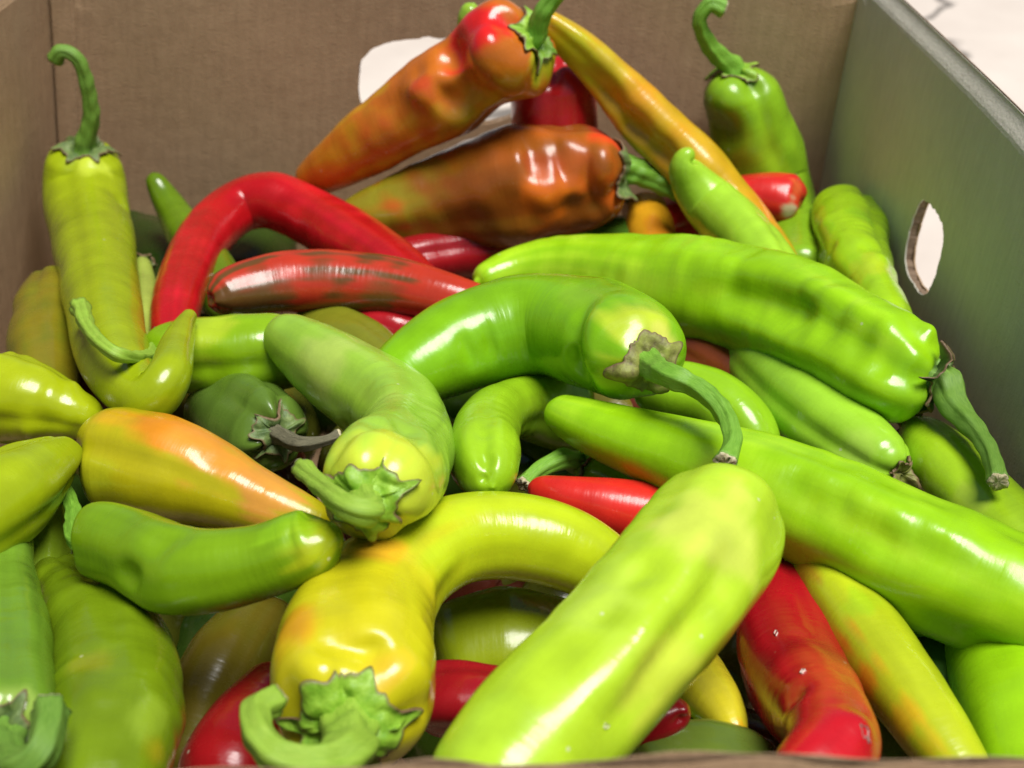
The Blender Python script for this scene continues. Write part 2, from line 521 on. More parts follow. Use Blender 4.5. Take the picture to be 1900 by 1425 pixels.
# glued tab of the side wall, lapped on the inside of the back wall
def tab():
    V, UV, Fc = [], [], []
    n = 24
    for i in range(n + 1):
        v = i / n
        A = BBL * (1 - v) + BTL * v; B = BBR * (1 - v) + BTR * v
        e = (B - A) / np.linalg.norm(B - A)
        w = .0105 + .0008 * math.sin(9 * v)
        for (u, dy) in ((.0006, -.0030), (w - .0012, -.0026), (w, -.0009), (w, .0006), (.0006, .0006)):
            p = A + e * u + np.array([0, dy, -.002])
            V.append(p - BOXLOC); UV.append((u, v * .25, 0))
    for i in range(n):
        for k in range(5):
            a = i * 5 + k; b = i * 5 + (k + 1) % 5
            Fc.append((a, b, b + 5, a + 5))
    Fc.append((0, 1, 2, 3, 4)); Fc.append(tuple(n * 5 + k for k in (4, 3, 2, 1, 0)))
    mesh_obj('glue_tab', V, Fc, M_CARD, box, smooth=False, uv=UV)
tab()

# ------------------------------------------------------------------ peppers
LIME = (.27, .53, .006); PALE = (.40, .60, .022); GREEN = (.15, .38, .012); DEEP = (.06, .19, .012)
YELG = (.27, .35, .005); OLIVE = (.17, .20, .012); YEL = (.74, .50, .012); ORANGE = (.62, .19, .012)
RED = (.40, .006, .008); BRED = (.60, .022, .014); DRED = (.22, .006, .010); BROWN = (.20, .075, .012)
MUST = (.45, .33, .012); DGRN = (.05, .11, .012)

def body_grid(ctrl, rng, lobes=3, groove=.10, lump=.04, wrinkle=.0, cap=(.75, .9), dimple=.30, tipdim=0.0, seg=56,
              step=.0013, bumps=(), squash=1.0, phase=None, power=1.0, twist=None, lines=(), cap_pow=.9):
    P = np.array([at(c[0], c[1], c[2]) for c in ctrl])
    rad = np.array([c[3] * depth_of(p) / F_PX for c, p in zip(ctrl, P)])
    pts, s, sc = catmull(P, step)
    L = s[-1]
    R_of = lambda q: np.interp(q, sc, rad)
    sg = np.linspace(0, L, 400)
    Rs = smooth1(R_of(sg), 22)
    R = lambda q: np.interp(q, sg, Rs)
    c0 = min(cap[0] * R(.25 * cap[0] * rad.max()), .4 * L); c1 = min(cap[1] * R(L - .3 * cap[1] * rad.max()), .4 * L)
    nb = max(30, int((L - c0 - c1) / step))
    ph0 = np.linspace(.03, math.pi / 2, 22, endpoint=False)
    ph1 = np.linspace(math.pi / 2, .03, 22)
    r0 = np.sin(ph0); r1 = np.sin(ph1)
    q = np.r_[c0 * (1 - np.cos(ph0)), np.linspace(c0, L - c1, nb, endpoint=False), L - c1 * (1 - np.cos(ph1))]
    rf = np.r_[r0 ** cap_pow, np.ones(nb), r1 ** power]
    shift = np.zeros(len(q))
    Rm = R(c0)
    shift[:22] = dimple * Rm * np.exp(-(r0 / .38) ** 2)
    if tipdim:
        shift[-22:] -= tipdim * R(L - c1) * np.exp(-(r1 / .3) ** 2)
    # spine samples with straight extrapolation
    T, N, B = frames(pts, -FW)
    ip = lambda A, x: np.stack([np.interp(x, s, A[:, k]) for k in range(3)], 1)
    # soften the spine a little so that bends are round
    pts2 = np.stack([smooth1(pts[:, k], 22) for k in range(3)], 1)
    pts2 = np.vstack([pts[:1], pts2[1:-1], pts[-1:]])
    T, N, B = frames(np.stack([smooth1(pts2[:, k], 12) for k in range(3)], 1), -FW)
    C = ip(pts2, q); Tq = ip(T, q); Nq = ip(N, q); Bq = ip(B, q)
    for A in (Tq, Nq, Bq): A /= np.linalg.norm(A, axis=1)[:, None]
    C = C + Tq * shift[:, None]
    th = np.linspace(0, 2 * math.pi, seg, endpoint=False)
    if phase is None: phase = rng.uniform(0, 6.28)
    tw = rng.uniform(-1.0, 1.0) if twist is None else twist
    t = q / L
    A_ = th[None, :] + phase + tw * t[:, None] + .25 * np.sin(3 * th[None, :] + 1.3 * phase)
    lob = np.cos(lobes * A_)
    gr = -np.exp(-(1 - lob) * 0 - (1 + np.cos(lobes * A_)) * 3.2)         # sharp grooves between the lobes
    amp = 1.7 * groove * np.interp(t, [0, .06, .25, .6, 1], [1.0, 1.15, .9, .55, .25])
    Rr = R(q)
    fac = 1 + amp[:, None] * (.55 * gr + .22 * lob)
    w1 = Waves(rng, 22); w2 = Waves(rng, 60); w3 = Waves(rng, 8)
    ct, st = np.cos(th), np.sin(th)
    base = C[:, None, :] + (Rr * rf)[:, None, None] * (Nq[:, None, :] * ct[None, :, None] + Bq[:, None, :] * (st * squash)[None, :, None])
    F3 = base.reshape(-1, 3)
    nz = (lump * w1(F3) + .28 * lump * w2(F3) + .5 * lump * w3(F3)).reshape(base.shape[:2])
    fac = fac + nz * (.35 + .65 * np.sin(np.pi * np.clip(t * 1.15, 0, 1)) ** .5)[:, None] * np.minimum(1, rf * 1.2)[:, None]
    if wrinkle:
        wv = Waves(rng, 1.0, 14); wv.k[:, 1:] *= .35
        X = np.stack([np.broadcast_to(q[:, None] / .0065, base.shape[:2]), np.broadcast_to(ct[None, :] * 2.2, base.shape[:2]), np.broadcast_to(st[None, :] * 2.2, base.shape[:2])], 2)
        wr = wv(X.reshape(-1, 3)).reshape(base.shape[:2])
        env = np.clip(.35 + w2(F3 * .5).reshape(base.shape[:2]), 0, 1.3)
        fac = fac + wrinkle * wr * env * rf[:, None]
    rr = (Rr * rf)[:, None] * fac
    G = C[:, None, :] + rr[:, :, None] * (Nq[:, None, :] * ct[None, :, None] + Bq[:, None, :] * (st * squash)[None, :, None])
    # stem-end shoulders: lobes rise unevenly
    sh = np.zeros(len(q)); sh[:22] = np.sin(ph0 * 2) ** 2
    G = G - Tq[:, None, :] * (sh[:, None] * (.10 * Rm) * (np.cos(lobes * A_)) * (groove / .1))[:, :, None]
    nrm = grid_normals(G)
    for (px, py, rp, am) in bumps:
        am = am * 1.9
        ctr, sc_ = pick(G, nrm, px, py)
        d2 = ((G - ctr) ** 2).sum(2)
        G = G + nrm * (am * sc_ * np.exp(-d2 / (rp * sc_) ** 2))[:, :, None]
    if bumps: nrm = grid_normals(G)
    for (pl, rp, am) in lines:          # folds and ridges along a drawn line
        pl = np.array(pl, float)
        seg_l = np.r_[0, np.cumsum(np.linalg.norm(np.diff(pl, axis=0), axis=1))]
        tt = np.arange(0, seg_l[-1] + 1, 9.0)
        acc = np.full(G.shape[:2], 1e9); wt = np.zeros(G.shape[:2])
        for x_ in tt:
            ctr, sc_ = pick(G, nrm, np.interp(x_, seg_l, pl[:, 0]), np.interp(x_, seg_l, pl[:, 1]))
            d2 = ((G - ctr) ** 2).sum(2) / (rp * sc_) ** 2
            e_ = math.sin(math.pi * (x_ + 5) / (seg_l[-1] + 10)) ** .5
            better = d2 < acc
            acc = np.where(better, d2, acc); wt = np.where(better, e_ * sc_, wt)
        G = G + nrm * (2.3 * am * wt * np.exp(-acc))[:, :, None]
    if lines:
        for _ in range(2):
            G[1:-1] = .5 * G[1:-1] + .25 * (G[:-2] + G[2:])
            G = .5 * G + .25 * (np.roll(G, 1, 1) + np.roll(G, -1, 1))
        nrm = grid_normals(G)
    uv = np.zeros(G.shape)
    uv[:, :, 0] = q[:, None]; 
    uv[:, :, 1] = np.minimum(th, 2 * math.pi - th)[None, :] * Rs.mean()
    return G, nrm, uv, dict(C=C, T=Tq, R=Rr, L=L, Rm=Rm)

def grid_normals(G):
    du = np.gradient(G, axis=0)
    dv = (np.roll(G, -1, 1) - np.roll(G, 1, 1))
    n = np.cross(dv, du)
    ln = np.linalg.norm(n, axis=2, keepdims=True); ln[ln == 0] = 1
    n = n / ln
    c = G.mean(1, keepdims=True)
    if ((G - c) * n).sum() < 0: n = -n
    return n

def project(G):
    d = G - CAM
    z = d @ FW
    return 950 + F_PX * (d @ RT) / z, 712.5 - F_PX * (d @ UP) / z, z

def pick(G, nrm, px, py):
    """skin point of the near side that lies at a picture position; metres per pixel there"""
    X, Y, Z = project(G)
    front = ((CAM - G) * nrm).sum(2) > 0
    e = (X - px) ** 2 + (Y - py) ** 2 + np.where(front, 0, 1e6)
    i = np.unravel_index(np.argmin(e), e.shape)
    return G[i], Z[i] / F_PX

def skin_colour(G, nrm, rng, base, second=None, mott=.0, grad=None, patches=(), stemc=None):
    n, m = G.shape[:2]
    F3 = G.reshape(-1, 3)
    col = np.tile(np.array(base, float), (n * m, 1))
    t = np.repeat(np.linspace(0, 1, n), m)
    w = Waves(rng, 28); w2 = Waves(rng, 75); w3 = Waves(rng, 13)
    ws = Waves(rng, 1.0, 14)
    aa = np.tile(np.linspace(0, 2 * math.pi, m, endpoint=False), n)
    streak = ws(np.stack([np.cos(aa) * 2.6, np.sin(aa) * 2.6, t * 1.2], 1))
    v = .5 * w(F3) + .35 * w2(F3) + .5 * w3(F3) + .45 * streak
    if grad is not None:
        for (t0, t1, c) in grad:
            f = np.clip((t + .07 * v - t0) / (t1 - t0), 0, 1); f = f * f * (3 - 2 * f)
            col = col * (1 - f[:, None]) + np.array(c) * f[:, None]
    if second is not None:
        f = np.clip(.5 + mott * v - .25, 0, 1)
        f = f * f * (3 - 2 * f)
        col = col * (1 - f[:, None]) + np.array(second) * f[:, None]
    for (px, py, rp, c, st) in patches:
        ctr, sc = pick(G, nrm, px, py)
        d = np.sqrt(((F3 - ctr) ** 2).sum(1)) / (rp * sc)
        f = np.clip((1.0 - d + .32 * v) * 1.5 + .12, 0, 1); f = st * f * f * (3 - 2 * f)
        col = col * (1 - f[:, None]) + np.array(c) * f[:, None]
    col *= (1 + .035 * w(F3) + .025 * w2(F3) + .025 * streak)[:, None]
    return np.clip(col, .002, .95)

def make_calyx(G, nrm, info, rng, parent, mat, size, points=6, lift=.12, org=np.zeros(3)):
    n, m = G.shape[:2]
    top = G[:min(n, 70)]
    arc = np.concatenate([np.zeros((1, m)), np.cumsum(np.linalg.norm(np.diff(top, axis=0), axis=2), axis=0)])
    K, M = 16, 120
    th = np.linspace(0, 2 * math.pi, M, endpoint=False)
    ph = rng.uniform(0, 6.28)
    w = np.cos(points * th / 1.0 + ph + .8 * np.sin(th + ph))
    star = np.maximum(0, w) ** 2.6 * (.55 + .6 * np.abs(np.sin(1.7 * th + 3 * ph)))
    edge = size * (.80 + .36 * star * (1 + .3 * np.sin(2 * th + 2 * ph)) + .06 * np.sin(3 * th + ph) + .035 * smooth1(rng.normal(size=M), 1))
    wn = Waves(rng, 150); wl = Waves(rng, 70)
    curl = np.clip(lift * (1 + 1.2 * np.sin(th + ph * 2) + .7 * np.sin(3 * th + ph)), -.01, 1)
    outer = np.zeros((K, M, 3)); inner = np.zeros((K, M, 3))
    for j in range(M):
        fj = th[j] / (2 * math.pi) * m; j0 = int(fj) % m; j1 = (j0 + 1) % m; fr = fj - int(fj)
        a = arc[:, j0] * (1 - fr) + arc[:, j1] * fr
        P = top[:, j0] * (1 - fr) + top[:, j1] * fr
        Nn = nrm[:len(top), j0] * (1 - fr) + nrm[:len(top), j1] * fr
        d = np.linspace(.04, 1, K) * edge[j]
        p = np.stack([np.interp(d, a, P[:, k]) for k in range(3)], 1)
        q = np.stack([np.interp(d, a, Nn[:, k]) for k in range(3)], 1)
        q /= np.linalg.norm(q, axis=1)[:, None] + 1e-9
        f = np.linspace(0, 1, K)
        up = .0011 + curl[j] * size * f ** 3 + .0008 * np.abs(wn(p)) * (1 - .4 * f) + .0015 * np.clip(wl(p), -.6, 1.5) * np.sin(np.pi * f) + .0010 * np.maximum(0, w[j]) * (1 - f)
        outer[:, j] = p + q * up[:, None]
        inner[:, j] = p + q * (up - .0009)[:, None]
    V = np.concatenate([outer.reshape(-1, 3), inner.reshape(-1, 3)]) - org
    fc = grid_faces(K, M, True, False)
    off = K * M
    fc += [tuple(off + x for x in f[::-1]) for f in grid_faces(K, M, False, False)]
    e = (K - 1) * M
    for j in range(M):
        k = (j + 1) % M
        fc.append((e + j, off + e + j, off + e + k, e + k))
    fr_ = np.repeat(np.linspace(0, 1, K), M)
    uvc = np.zeros((2 * K * M, 3)); uvc[:, 0] = np.r_[fr_, fr_]
    return mesh_obj('calyx', V, fc, mat, parent, uv=uvc)

def make_stem(pts3, rads, rng, parent, mat, org, flare=.8, ridge=.06, cut=True, sub='stem'):
    pts, s, sc = catmull(pts3, .001)
    L = s[-1]; n = max(24, int(L / .0009)); m = 30
    q = np.linspace(0, L, n)
    pts2 = np.stack([smooth1(pts[:, k], 10) for k in range(3)], 1); pts2[0] = pts[0]; pts2[-1] = pts[-1]
    T, N, B = frames(pts2, -FW)
    ip = lambda A: np.stack([np.interp(q, s, A[:, k]) for k in range(3)], 1)
    C, Nq, Bq, Tq = ip(pts2), ip(N), ip(B), ip(T)
    R = np.interp(q, sc, rads)
    R = smooth1(R, 6) * (1 + flare * np.exp(-q / (1.7 * rads[0])) + .14 * np.exp(-(L - q) / (.7 * rads[-1])))
    th = np.linspace(0, 2 * math.pi, m, endpoint=False)
    ph = rng.uniform(0, 6.28)
    w = Waves(rng, 120)
    A_ = th[None, :] + ph + 3 * q[:, None] / max(L, .01) * rng.uniform(-.4, .4)
    fac = 1 + ridge * np.cos(5 * A_) + .5 * ridge * np.cos(11 * A_ + 1)
    G = C[:, None, :] + (R[:, None] * fac)[:, :, None] * (Nq[:, None, :] * np.cos(th)[None, :, None] + Bq[:, None, :] * np.sin(th)[None, :, None])
    G = G + (w(G.reshape(-1, 3)).reshape(n, m) * .05 * R[:, None])[:, :, None] * (G - C[:, None, :]) / R[:, None, None]
    uv = np.zeros(G.shape); uv[:, :, 0] = q[:, None]; uv[:, :, 1] = np.minimum(th, 2 * math.pi - th)[None, :] * R.mean()
    o = mesh_obj(sub, G.reshape(-1, 3) - org, grid_faces(n, m, True, True), mat, parent, uv=uv.reshape(-1, 3))
    if cut:
        c = C[-1] + Tq[-1] * .0002
        ring = G[-1] * .93 + C[-1] * .07
        V = [c + Tq[-1] * .0004 * rng.normal()]
        for k in (.5, 1.0):
            for j in range(m):
                V.append(C[-1] + (ring[j] - C[-1]) * k + Tq[-1] * (.0007 + .0005 * rng.normal() * (k < .9)))
        for j in range(m): V.append(ring[j] - Tq[-1] * .0004)
        fc = [(0, 1 + j, 1 + (j + 1) % m) for j in range(m)]
        for b0 in (1, 1 + m):
            for j in range(m):
                k = (j + 1) % m
                fc.append((b0 + j, b0 + m + j, b0 + m + k, b0 + k))
        mesh_obj('cut_end', np.array(V) - org, fc, M_CUT, o)
    return o

PN = [0]
def pepper(label, ctrl, base, second=None, mott=.0, grad=None, patches=(), calyx=None, stem=None, stem_mat=None,
           calyx_mat=None, points=6, lift=.06, flare=.8, seed=None, name='pepper', group='peppers piled in the box', stem_ridge=.10, **kw):
    """ctrl: (px, py, cm nearer than heap, radius px) from stem end to tip; stem: (px, py, cm, radius px)"""
    PN[0] += 1
    rng = np.random.default_rng(seed if seed is not None else 100 + PN[0])
    G, nrm, uv, info = body_grid(ctrl, rng, **kw)
    col = skin_colour(G, nrm, rng, base, second, mott, grad, patches)
    org = G.reshape(-1, 3).mean(0); org[2] = G[:, :, 2].min()
    n, m = G.shape[:2]
    faces = grid_faces(n, m)
    if calyx is None and stem is None:
        o = mesh_obj(name, G.reshape(-1, 3) - org, faces, M_SKIN, None, col=col, uv=uv.reshape(-1, 3))
        o.location = org
        return tag(o, label, 'pepper', group)
    root = bpy.data.objects.new(name, None); link(root)
    root.location = org; root.empty_display_size = .02
    tag(root, label, 'pepper', group)
    mesh_obj('body', G.reshape(-1, 3) - org, faces, M_SKIN, root, col=col, uv=uv.reshape(-1, 3))
    pole = G[0].mean(0)
    mpp = depth_of(pole) / F_PX
    if calyx:
        make_calyx(G, nrm, info, rng, root, calyx_mat or M_CALYX, calyx * mpp, points, lift, org)
    if stem:
        base_p = pole + info['T'][0] * .003
        out = pole - info['T'][0] * max(.004, .9 * stem[0][3] * mpp)
        P = [base_p, out] + [at(a, b, c) for (a, b, c, r) in stem]
        rr = [stem[0][3] * mpp] * 2 + [r * depth_of(p) / F_PX for (a, b, c, r), p in zip(stem, P[2:])]
        make_stem(P, rr, rng, root, stem_mat or M_STEM, org, flare, stem_ridge)
    return root

# ---- upper rows, from the back wall forward
pepper('yellow-green pepper upright in left corner, bottom curled into a hook, stem on cardboard',
       [(156, 268, .6, 56), (157, 300, .6, 74), (160, 360, .8, 78), (172, 430, 1, 76), (184, 500, 1.4, 72), (195, 580, 1.6, 71), (208, 650, 1.8, 68), (240, 712, 2.2, 60), (284, 736, 3.0, 48), (312, 700, 3.8, 40), (326, 648, 4.2, 34), (342, 604, 4.2, 22), (354, 582, 4.2, 10)],
       YELG, patches=[(160, 300, 40, (.5, .6, .05), .6)], calyx=50, stem=[(168, 220, .6, 15), (161, 160, .6, 13), (142, 108, .6, 12), (114, 95, .6, 12), (101, 112, .6, 13)], calyx_mat=M_CALYX_DULL, stem_mat=M_STEM_OLIVE,
       lobes=3, groove=.05, lump=.012, seed=11, bumps=[(228, 375, 26, -5)], cap=(.6, .9))
pepper('thin green pepper tip poking up against back wall beside the red arched pepper',
       [(420, 560, -3, 50), (380, 490, -2, 46), (340, 425, -1, 36), (308, 370, 0, 27), (288, 335, 0, 19), (282, 320, 0, 14)], (.10, .18, .006), lobes=2, groove=.05, seed=12, cap=(.7, 1.0))
pepper('shaded olive yellow pepper wedged low against the left cardboard wall',
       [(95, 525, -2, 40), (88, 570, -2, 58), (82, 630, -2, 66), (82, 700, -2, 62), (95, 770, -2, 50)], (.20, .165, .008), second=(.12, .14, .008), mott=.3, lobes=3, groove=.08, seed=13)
pepper('pale green pepper end with shrivelled cap behind the upright yellow-green pepper',
       [(262, 490, -1.5, 18), (268, 530, -1.5, 26), (266, 590, -1.5, 34), (255, 660, -2, 40)], (.30, .38, .06), lobes=3, seed=14, calyx=26, calyx_mat=M_CALYX_DULL, lift=.1)
pepper('glossy red pepper bent into an arch at the back left',
       [(318, 650, -.6, 34), (322, 590, -.2, 42), (342, 515, .4, 46), (385, 435, 1.0, 47), (440, 384, 1.4, 49), (500, 372, 1.6, 50), (562, 394, 1.6, 55), (640, 440, 1.2, 60), (720, 490, .6, 56), (790, 550, -.5, 50), (840, 610, -1.5, 42)],
       RED, second=(.48, .008, .014), mott=.35, lobes=2, groove=.06, lump=.025, seed=15, bumps=[(505, 345, 60, 3)])
pepper('red pepper mottled with brown lying under the arch of the red pepper',
       [(386, 556, 2.2, 24), (400, 552, 2.2, 36), (440, 540, 2.3, 50), (520, 527, 2.5, 61), (620, 524, 2.5, 62), (720, 530, 2.3, 56), (800, 545, 1.8, 50), (870, 565, 1.0, 44), (940, 590, 0, 40)],
       (.45, .035, .014), second=(.11, .05, .012), mott=.9, patches=[(600, 500, 45, (.10, .05, .012), .7), (520, 540, 40, (.10, .05, .012), .6), (480, 500, 30, (.12, .05, .012), .5), (700, 540, 40, (.16, .06, .012), .5)], lobes=3, groove=.05, lump=.02, seed=16, cap=(.9, .9))
pepper('dark red pepper lying in shadow below the brown and orange pepper',
       [(700, 500, -3, 40), (780, 480, -2.5, 50), (880, 462, -2.5, 52), (980, 450, -3, 48), (1060, 440, -3, 40)], (.30, .008, .012), lobes=3, seed=17)
pepper('dark red pepper glimpsed under the mottled red one',
       [(640, 600, -2, 36), (700, 605, -1.5, 44), (770, 620, -2, 46), (840, 660, -3, 40)], (.34, .008, .012), lobes=2, seed=18)
pepper('orange red pepper with green shoulders topping the pile before the hand hole',
       [(996, 64, 4.2, 76), (976, 78, 4.0, 104), (938, 102, 3.7, 99), (880, 140, 3.2, 82), (815, 184, 2.7, 84), (740, 228, 2.2, 76), (665, 275, 1.7, 60), (605, 315, 1.0, 44), (560, 345, .2, 28)],
       (.50, .13, .010), second=(.46, .22, .010), mott=.5, grad=[(.55, .9, (.50, .20, .010))],
       patches=[(870, 70, 95, (.62, .015, .012), 1.0), (1000, 112, 62, (.36, .36, .012), .9), (900, 190, 60, (.50, .27, .012), .7), (780, 165, 50, (.50, .05, .014), .8), (620, 290, 45, (.55, .22, .012), .8), (1010, 60, 30, (.58, .03, .014), .8), (830, 215, 50, (.40, .24, .012), .6), (700, 250, 50, (.5, .06, .014), .5)],
       calyx=52, calyx_mat=M_CALYX, stem=[(1005, 25, 4.4, 16), (1035, -10, 4.4, 14), (1060, -30, 4.4, 14)], lobes=3, groove=.12, lump=.05, seed=19, dimple=.2,
       bumps=[(835, 95, 34, -10), (850, 175, 40, -10), (890, 70, 40, 7), (800, 150, 36, 7), (960, 150, 40, -6)], lift=.03, lines=[([(850, 70), (845, 110), (870, 165), (930, 195)], 22, -7), ([(895, 60), (890, 110), (920, 150)], 22, 5), ([(780, 140), (840, 190), (880, 210)], 20, -8), ([(760, 170), (800, 160)], 24, 8)])
pepper('brown and orange blistered pepper lying across the back, green stem pointing right',
       [(1158, 316, 3.4, 62), (1142, 318, 3.4, 88), (1100, 322, 3.4, 100), (1040, 328, 3.3, 107), (960, 340, 3.1, 110), (880, 358, 2.8, 101), (790, 382, 2.2, 87), (710, 400, 1.5, 68), (655, 410, .8, 46), (620, 420, 0, 24)],
       (.30, .085, .010), second=(.42, .10, .010), mott=.4, grad=[(.38, .72, (.25, .23, .012))],
       patches=[(1135, 275, 75, (.62, .045, .012), 1.0), (1120, 350, 70, (.54, .10, .010), .9), (1010, 375, 60, (.62, .14, .010), 1.0), (1060, 290, 50, (.36, .08, .012), .7), (900, 420, 70, (.24, .12, .012), .7), (1000, 310, 40, (.33, .05, .012), .6)],
       calyx=66, calyx_mat=M_CALYX_DULL, points=5, lift=.14, stem=[(1215, 335, 3.2, 20), (1265, 358, 3.0, 19), (1300, 372, 2.6, 18)], lobes=3, groove=.13, lump=.062, seed=20, dimple=.12, lines=[([(1095, 250), (1085, 310), (1095, 370), (1120, 400)], 14, -10), ([(1130, 260), (1120, 320), (1135, 380)], 16, 5), ([(1030, 250), (1035, 300), (1060, 350)], 12, -6), ([(980, 260), (985, 320)], 12, -5)],
       bumps=[(1010, 375, 34, 9), (1075, 390, 26, -9), (1000, 300, 26, -8), (960, 290, 24, 6), (1060, 310, 26, -8), (1100, 290, 24, 7), (1110, 250, 18, -7), (1040, 270, 20, 5), (940, 370, 30, -6), (1090, 365, 22, 6)])
pepper('red pepper standing behind the two big orange peppers by the back hand hole',
       [(1030, 110, 0, 50), (1030, 145, 0, 76), (1028, 200, 0, 80), (1030, 260, 0, 78), (1030, 340, 0, 70)], (.42, .012, .014), lobes=3, groove=.10, seed=21, lump=.04)
pepper('long slim yellow-orange pepper slanting down from the topmost orange pepper',
       [(1005, 30, 1.5, 22), (1040, 58, 1.5, 34), (1085, 95, 1.6, 42), (1145, 155, 1.9, 50), (1220, 235, 2.6, 57), (1300, 315, 3.6, 57), (1370, 395, 3.6, 50), (1430, 465, 2.8, 40), (1470, 530, 1, 34)],
       (.55, .33, .012), second=(.58, .26, .012), mott=.4, patches=[(1060, 80, 60, (.46, .44, .012), .95), (1120, 120, 50, (.46, .38, .012), .7)], lobes=3, groove=.14, lump=.03, seed=22, phase=.3, lines=[([(1085, 130), (1150, 210), (1220, 280), (1270, 330)], 16, -8)], bumps=[(1180, 240, 24, -7), (1130, 170, 20, -4), (1230, 280, 24, -5)])
pepper('green tip of a pepper showing above the topmost orange pepper',
       [(875, 70, 0, 28), (872, 30, 0, 24), (880, 5, 0, 16)], (.25, .42, .03), lobes=2, seed=23)
pepper('green pepper standing in the back right corner with a hooked stem',
       [(1362, 128, -1.6, 54), (1366, 155, -1.6, 70), (1376, 205, -1.6, 76), (1402, 280, -1.6, 78), (1435, 360, -1.6, 72), (1465, 440, -1.6, 62), (1485, 520, -1.6, 50)],
       (.20, .38, .012), patches=[(1350, 230, 45, (.10, .22, .012), .7), (1420, 300, 60, (.26, .38, .012), .6)], calyx=46, points=5, lift=.05, calyx_mat=M_CALYX,
       stem=[(1335, 105, -1.4, 17), (1308, 70, -1.2, 14), (1298, 35, -1, 13), (1318, 8, -1, 13), (1342, 16, -1, 15)], lobes=3, groove=.08, seed=24, bumps=[(1335, 245, 40, -10), (1345, 180, 40, 8), (1400, 170, 24, -5)], phase=1.2)
pepper('red pepper end with a pale bruised scar beside the back corner green pepper',
       [(1490, 380, 2.6, 38), (1476, 375, 2.6, 50), (1420, 364, 2.4, 50), (1350, 375, 1.6, 50), (1270, 400, .5, 50), (1190, 430, 0, 46)],
       (.52, .018, .014), patches=[(1466, 392, 24, (.42, .36, .22), .95), (1480, 345, 20, (.5, .12, .03), .6)], lobes=2, groove=.08, seed=25, dimple=.12)
pepper('short orange pepper tip tucked under the green stem of the brown pepper',
       [(1230, 520, -3, 40), (1215, 470, -1.5, 48), (1200, 420, 0.6, 50), (1194, 388, 1.2, 44), (1190, 366, 1.2, 26)], (.62, .30, .012), patches=[(1220, 420, 30, (.58, .18, .012), .7)], lobes=2, groove=.05, seed=26)
pepper('bright lime green finger shaped pepper with hooked tip pointing up',
       [(1450, 530, 1.2, 56), (1415, 478, 3.0, 58), (1368, 428, 4.4, 58), (1318, 378, 5.2, 51), (1285, 338, 5.6, 40), (1270, 308, 5.8, 30), (1276, 290, 5.8, 22), (1290, 293, 5.8, 10)],
       (.32, .56, .03), lobes=3, groove=.10, lump=.03, seed=27, cap=(.8, 1.0))
pepper('knobbly yellow-green pepper standing beside the hand hole of the right wall',
       [(1570, 380, 1.5, 56), (1568, 396, 1.5, 66), (1572, 435, 1.5, 72), (1590, 490, 1.4, 66), (1620, 540, 1.2, 50), (1650, 600, .8, 44), (1670, 680, 0, 36)],
       (.32, .55, .010), patches=[(1530, 430, 35, (.22, .46, .012), .7), (1600, 400, 30, (.2, .42, .012), .6), (1610, 500, 50, (.42, .54, .02), .7)], calyx=20, calyx_mat=M_CALYX, stem=[(1570, 372, 1.5, 8), (1572, 364, 1.5, 7)], lobes=3, groove=.10, lump=.04, seed=28, bumps=[(1610, 455, 20, -5), (1630, 480, 22, 5), (1540, 460, 18, -4), (1530, 410, 24, 4)], wrinkle=.006)
pepper('big glossy lime green pepper running to the right wall, dark stem bent down',
       [(1738, 708, 1.2, 80), (1722, 704, 1.2, 96), (1670, 690, 1.2, 103), (1590, 650, 1.3, 104), (1500, 602, 1.3, 106), (1400, 562, 1.2, 104), (1270, 540, .9, 100), (1150, 517, .6, 86), (1040, 502, .4, 66), (940, 508, .2, 44), (880, 525, 0, 22)],
       LIME, second=(.34, .58, .015), mott=.5, patches=[(1700, 700, 70, (.20, .45, .010), .6)], calyx=52, calyx_mat=M_CALYX_DULL, points=6, lift=.22,
       stem=[(1768, 752, .8, 25), (1810, 798, .8, 19), (1840, 846, .8, 16), (1852, 892, .8, 18)], stem_mat=M_STEM_OLIVE, lobes=3, groove=.09, lump=.03, wrinkle=.008, seed=29, phase=1.0, twist=.1, dimple=.1, cap_pow=.7, lines=[([(1250, 470), (1420, 505), (1560, 560), (1690, 625)], 26, 7), ([(1340, 540), (1500, 575), (1600, 630), (1690, 690)], 30, -10), ([(1380, 600), (1500, 650), (1600, 700), (1660, 740)], 26, 7), ([(1690, 600), (1735, 640)], 24, -6)],
       bumps=[(1560, 575, 22, -6), (1610, 600, 20, -5), (1530, 620, 20, -5), (1590, 650, 18, -5), (1480, 580, 22, -5), (1660, 640, 20, -5), (1640, 690, 20, -5), (1500, 540, 26, 4), (1725, 610, 20, 8), (1680, 605, 34, -6)])
pepper('lime green pepper lying below the big glossy one, dark dried cap at its right end',
       [(1672, 880, -1.6, 40), (1655, 868, -1.6, 56), (1610, 838, -1.7, 70), (1540, 790, -2.0, 78), (1470, 735, -2.4, 74), (1415, 680, -2.8, 66), (1375, 620, -3.2, 56), (1350, 560, -3.6, 46)],
       (.30, .56, .03), patches=[(1600, 830, 50, (.40, .62, .08), .6)], calyx=34, calyx_mat=M_CALYX_BROWN, points=4, lift=.35, lobes=3, groove=.08, seed=30, lump=.03)
pepper('yellow-green pepper squeezed between the long lime pepper and the right wall',
       [(1690, 785, -2.2, 22), (1708, 810, -2.2, 46), (1750, 860, -2.0, 66), (1815, 930, -1.8, 74), (1890, 1010, -1.6, 76), (1970, 1100, -1.6, 70)], (.33, .54, .015), patches=[(1800, 930, 40, (.42, .56, .05), .6)], calyx=24, calyx_mat=M_CALYX_BROWN, lift=.1, lobes=3, groove=.08, seed=31)
